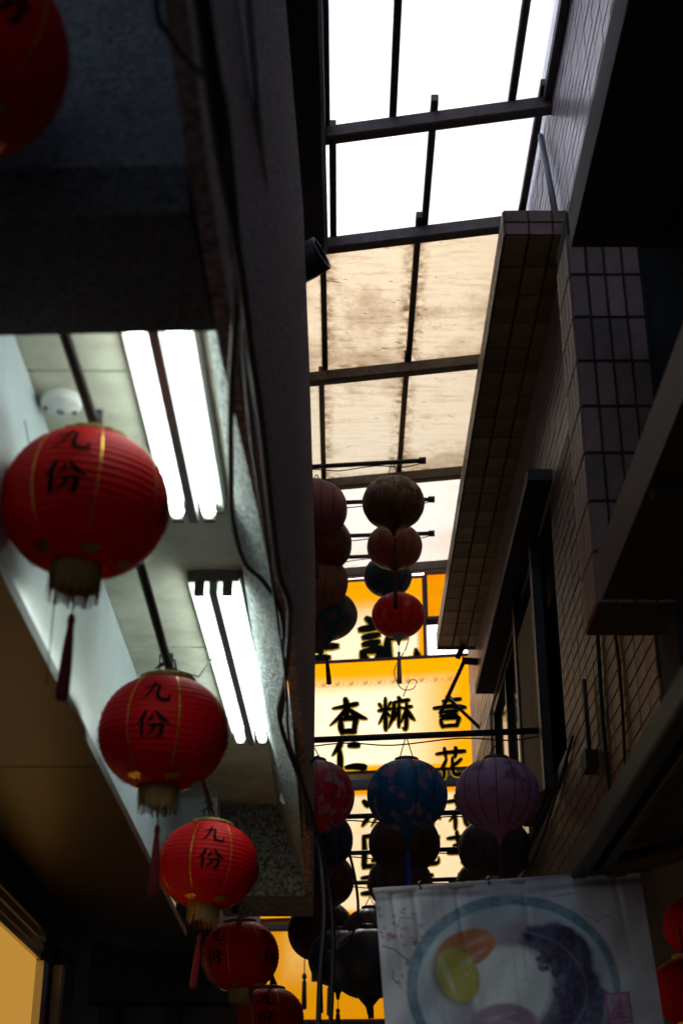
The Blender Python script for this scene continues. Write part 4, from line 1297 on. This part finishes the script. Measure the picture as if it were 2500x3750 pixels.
def ell(cx, cz, rx, rz_, soft=0.05, rot=0.0, warp=0.0, seed=3):
    """soft edged ellipse; coordinates in metres from the banner's top centre"""
    dx, dz = X - cx, Z - cz
    c_, s_ = math.cos(rot), math.sin(rot)
    q = np.sqrt(((dx * c_ + dz * s_) / rx) ** 2 + ((-dx * s_ + dz * c_) / rz_) ** 2)
    if warp: q = q + warp * (fbm(9, seed) - 0.5) * 2
    return np.clip((1 - q) / soft + 0.5, 0, 1)


# plum blossom sprays
def line(pts, wd, c):
    for (x0, z0), (x1, z1) in zip(pts[:-1], pts[1:]):
        dx, dz = x1 - x0, z1 - z0
        L2 = dx * dx + dz * dz
        t = np.clip(((X - x0) * dx + (Z - z0) * dz) / L2, 0, 1)
        d_ = np.hypot(X - x0 - t * dx, Z - z0 - t * dz)
        lay(np.clip(1.4 - d_ / wd, 0, 1) * 0.85, c)


bcx, bcz, tz = -0.02, -0.262, -0.222
line([(-0.395, -0.165), (-0.36, -0.178), (-0.33, -0.205), (-0.30, -0.235)], 0.0022, (0.10, 0.07, 0.11))
line([(-0.37, -0.235), (-0.372, -0.26), (-0.36, -0.275)], 0.0018, (0.10, 0.07, 0.11))
line([(-0.345, -0.11), (-0.335, -0.085), (-0.30, -0.09)], 0.0014, (0.16, 0.11, 0.16))
line([(0.13, -0.055), (0.17, -0.050), (0.20, -0.048)], 0.0016, (0.15, 0.10, 0.13))
line([(0.215, -0.115), (0.245, -0.125), (0.255, -0.14), (0.27, -0.125), (0.30, -0.12)], 0.0014, (0.22, 0.16, 0.18))
line([(-0.41, -0.475), (-0.37, -0.470), (-0.33, -0.458)], 0.002, (0.20, 0.16, 0.18))
for i in range(44):
    px_, pz_ = rng.uniform(-0.40, -0.27), rng.uniform(-0.29, -0.06)
    if rng.rand() < 0.5: pz_ = -0.12 + rng.normal() * 0.03 - (px_ + 0.4) * 0.35
    r_ = rng.uniform(0.003, 0.008)
    lay(ell(px_, pz_, r_, r_ * 0.9, 0.7) * rng.uniform(.4, .9), (0.36, 0.12, 0.22))
# bowl: blue rim, pale inside, syrup, toppings
bow = ell(bcx, bcz - 0.04, 0.315, 0.262, 0.03)
ri = ell(bcx + 0.004, bcz - 0.045, 0.288, 0.236, 0.03)
lay(bow, (0.14, 0.25, 0.33), 0.75 + 0.6 * vnoise(60, 50, 21))
lay(ell(bcx, bcz - 0.04, 0.307, 0.255, 0.02) * (1 - ri) * 0.35 * (vnoise(70, 60, 33) > 0.45), (0.32, 0.42, 0.48))
lay(ri, (0.54, 0.61, 0.66), 0.86 + 0.22 * fbm(5, 9))
lay(ell(bcx + 0.01, tz - 0.075, 0.245, 0.19, 0.25) * 0.75, (0.50, 0.44, 0.48), 0.9 + 0.2 * fbm(7, 12))
lay(ell(0.020, tz + 0.060, 0.085, 0.035, 0.5) * 0.6, (0.46, 0.34, 0.42))
lay(ell(0.120, tz + 0.00, 0.115, 0.085, 0.15, -0.35, 0.22, 41), (0.035, 0.02, 0.065), 0.5 + 1.2 * vnoise(48, 40, 17) * vnoise(90, 70, 18) * 2)
lay(ell(0.140, tz - 0.12, 0.115, 0.13, 0.15, 0.3, 0.25, 42), (0.06, 0.045, 0.10), 0.5 + 1.3 * vnoise(50, 42, 27) * vnoise(90, 70, 28) * 2)
lay(ell(-0.030, tz - 0.085, 0.150, 0.128, 0.30, 0, 0.12, 31) * 0.7, (0.36, 0.33, 0.38))
lay(ell(-0.030, tz - 0.080, 0.128, 0.112, 0.20, 0, 0.10, 5), (0.88, 0.89, 0.84), 0.92 + 0.14 * fbm(6, 3))
lay(ell(-0.150, tz + 0.03, 0.095, 0.052, 0.14, 0.32, 0.08, 8), (0.58, 0.19, 0.05), 0.8 + 0.4 * fbm(8, 14))
lay(ell(-0.190, tz - 0.045, 0.062, 0.082, 0.30, 0.35), (0.26, 0.21, 0.20))
lay(ell(-0.180, tz - 0.04, 0.060, 0.080, 0.12, 0.35, 0.05, 6), (0.50, 0.42, 0.04), 0.8 + 0.4 * fbm(8, 15))
lay(ell(-0.213, tz - 0.03, 0.013, 0.055, 0.5, 0.3) * 0.6, (0.58, 0.55, 0.30))
lay(ell(-0.065, tz - 0.20, 0.105, 0.07, 0.14, 0.1, 0.06, 7), (0.42, 0.28, 0.38), 0.85 + 0.3 * fbm(7, 16))
# printed gloss, outlines and grains on the toppings
for hx, hz, ha, hb, ro in ((-0.150, tz - 0.005, 0.030, 0.010, 0.5), (-0.205, tz - 0.055, 0.007, 0.045, 0.3), (-0.120, tz + 0.050, 0.040, 0.006, 0.3), (-0.105, tz + 0.022, 0.016, 0.005, 0.4),
                           (-0.085, tz - 0.170, 0.030, 0.006, 0.2), (-0.035, tz - 0.185, 0.02, 0.005, -0.1), (-0.06, tz - 0.02, 0.035, 0.008, 0.3)):
    lay(ell(hx, hz, ha, hb, 1.2, ro) * 0.28, (0.82, 0.80, 0.76))
for k_ in range(150):
    gx_, gz_ = (0.105 + np.clip(rng.normal(), -1.2, 1.4) * 0.036, tz - 0.005 + np.clip(rng.normal(), -1.3, 1.3) * 0.028) if k_ < 60 else (0.150 + np.clip(rng.normal(), -1.2, 1.4) * 0.040, tz - 0.12 + np.clip(rng.normal(), -1.5, 1.5) * 0.050)
    gr_ = rng.uniform(0.006, 0.012)
    tone = rng.uniform(0.5, 1.5)
    lay(ell(gx_, gz_, gr_, gr_ * 0.7, 0.5, rng.uniform(0, 3)) * 0.7, (0.055 * tone, 0.040 * tone, 0.085 * tone))
    if k_ % 3 == 0: lay(ell(gx_ - 0.002, gz_ + 0.003, gr_ * 0.35, gr_ * 0.14, 0.8, 0.4) * 0.6, (0.40, 0.36, 0.46))
for k_ in range(26):
    gx_, gz_ = -0.03 + rng.normal() * 0.05, tz - 0.08 + rng.normal() * 0.045
    line([(gx_, gz_), (gx_ + rng.uniform(-.02, .02), gz_ + rng.uniform(-.012, .012))], 0.0018, (0.66, 0.69, 0.68))
lay(np.clip(1 - np.abs(np.sqrt(((X + 0.03) / 0.225) ** 2 + ((Z - bcz + 0.055) / 0.172) ** 2) - 1) / 0.03, 0, 1) * 0.35, (0.42, 0.36, 0.40))
# rain marks and a brown tide line
lay(np.clip(vnoise(70, 3, 71) - 0.66, 0, 1) * 0.9, (0.28, 0.22, 0.22))
lay(np.clip((u - 0.86) / 0.1, 0, 1) * np.clip(vnoise(4, 16, 77) - 0.45, 0, 1) * 1.0, (0.34, 0.24, 0.17))
# magenta seal
sx_, sz_ = 0.280, -0.388
lay(((np.abs(X - sx_) < 0.037) & (np.abs(Z - sz_) < 0.045)).astype(float) * 0.9, (0.50, 0.08, 0.30))
lay(((np.abs(X - sx_) < 0.030) & (np.abs(Z - sz_) < 0.038)).astype(float) * 0.85, (0.48, 0.38, 0.45))
for st_ in GLYPH['round'][2:] + GLYPH['ice'][:3]:
    line([(sx_ + (p[0] - .5) * .05, sz_ + (p[1] - .5) * .062) for p in st_], 0.0034, (0.50, 0.08, 0.30))
# dark bands painted along the top folds, brown grime at the right
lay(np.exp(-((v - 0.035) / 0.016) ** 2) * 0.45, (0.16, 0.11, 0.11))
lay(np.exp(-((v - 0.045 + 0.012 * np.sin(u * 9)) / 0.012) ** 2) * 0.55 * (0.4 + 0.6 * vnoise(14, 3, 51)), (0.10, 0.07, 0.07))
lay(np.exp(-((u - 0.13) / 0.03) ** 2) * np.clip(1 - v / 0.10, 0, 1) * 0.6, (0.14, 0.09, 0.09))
lay(np.clip(vnoise(9, 7, 61) - 0.62, 0, 1) * 0.9 * np.clip((u - 0.72) * 5, 0, 1), (0.30, 0.21, 0.16))
col = np.clip(col, 0, 1)
verts = np.stack([X, Y, Z], -1).reshape(-1, 3)
idx = np.arange((nz + 1) * (nx + 1)).reshape(nz + 1, nx + 1)
quads = np.stack([idx[:-1, :-1], idx[1:, :-1], idx[1:, 1:], idx[:-1, 1:]], -1).reshape(-1, 4)
me = bpy.data.meshes.new('print')
me.from_pydata(verts.tolist(), [], quads.tolist())
ca = me.color_attributes.new('print_colour', 'FLOAT_COLOR', 'POINT')
ca.data.foreach_set('color', np.concatenate([col.reshape(-1, 3), np.ones((len(verts), 1))], 1).astype(np.float32).ravel())
me.polygons.foreach_set('use_smooth', [True] * len(me.polygons))
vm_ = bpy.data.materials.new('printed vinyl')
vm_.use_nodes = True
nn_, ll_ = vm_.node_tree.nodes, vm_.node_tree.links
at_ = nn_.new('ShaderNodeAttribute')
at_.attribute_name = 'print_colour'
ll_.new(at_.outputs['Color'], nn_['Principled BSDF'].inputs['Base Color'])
nn_['Principled BSDF'].inputs['Roughness'].default_value = 0.42
me.materials.append(vm_)
po = bpy.data.objects.new('print', me)
C.objects.link(po)
po.parent = bt
MB().tube([(-W / 2 - 0.005, 0.018, 0.0), (W / 2 + 0.03, 0.018, 0.0)], 0.012, 10).build('top_rod', M['vinyl_back'], bt, True)
MB().box(-W / 2, W / 2, 0.012, 0.016, -Hh, -0.006).build('backing', M['vinyl_back'], bt)
for x in (-0.27, -0.06, 0.2):
    MB().tube([(x, 0.018, -0.014), (x + 0.004, 0.0, 0.0), (x, 0.02, 0.016), (x + 0.01, 0.06, 0.03)], 0.004, 6).build('tie', M['cable'], bt)

# red plastic lanterns half hidden behind the banner
for i, (x, y, z_) in enumerate(((1.075, 4.78, 0.70), (1.17, 4.95, 0.93))):
    t = thing('plain_lantern', ('bright red plain lantern peeking out past the banner edge', 'dim red plain lantern above the brighter one at the banner edge')[i],
              'lantern', (x, y, E + z_), 'plain red lanterns behind the banner')
    pr = [(0.11 * math.cos(a) ** 0.85 if math.cos(a) > 0 else 0.0, 0.098 * math.sin(a)) for a in [-1.3 + k * 2.6 / 20 for k in range(21)]]
    MB().lathe(pr, 36, lambda a, z2: 1 + 0.01 * math.sin(z2 * 420)).build('body', M['red_nylon'], t, True)
    MB().lathe([(0.035, 0.09), (0.034, 0.11), (0.001, 0.112)], 16).build('top_rim', M['gold'], t)
    MB().lathe([(0.035, -0.092), (0.034, -0.108), (0.001, -0.110)], 16).build('bottom_rim', M['gold'], t)
    MB().tube([(0, 0, 0.11), (0, 0, 0.2)], 0.004, 6).build('hanger', M['cable'], t)
rl = thing('low_rail', 'dark rail crossing low beneath the amber sign at the bottom of the view', 'rail')
MB().tube([(-0.9, 9.6, E + 1.10), (1.0, 9.5, E + 1.12)], 0.02, 8).build('pole', M['black_steel'], rl, True)
MB().tube([(-0.9, 9.62, E + 1.155), (1.0, 9.52, E + 1.175)], 0.008, 8).build('wire', M['conduit'], rl, True)
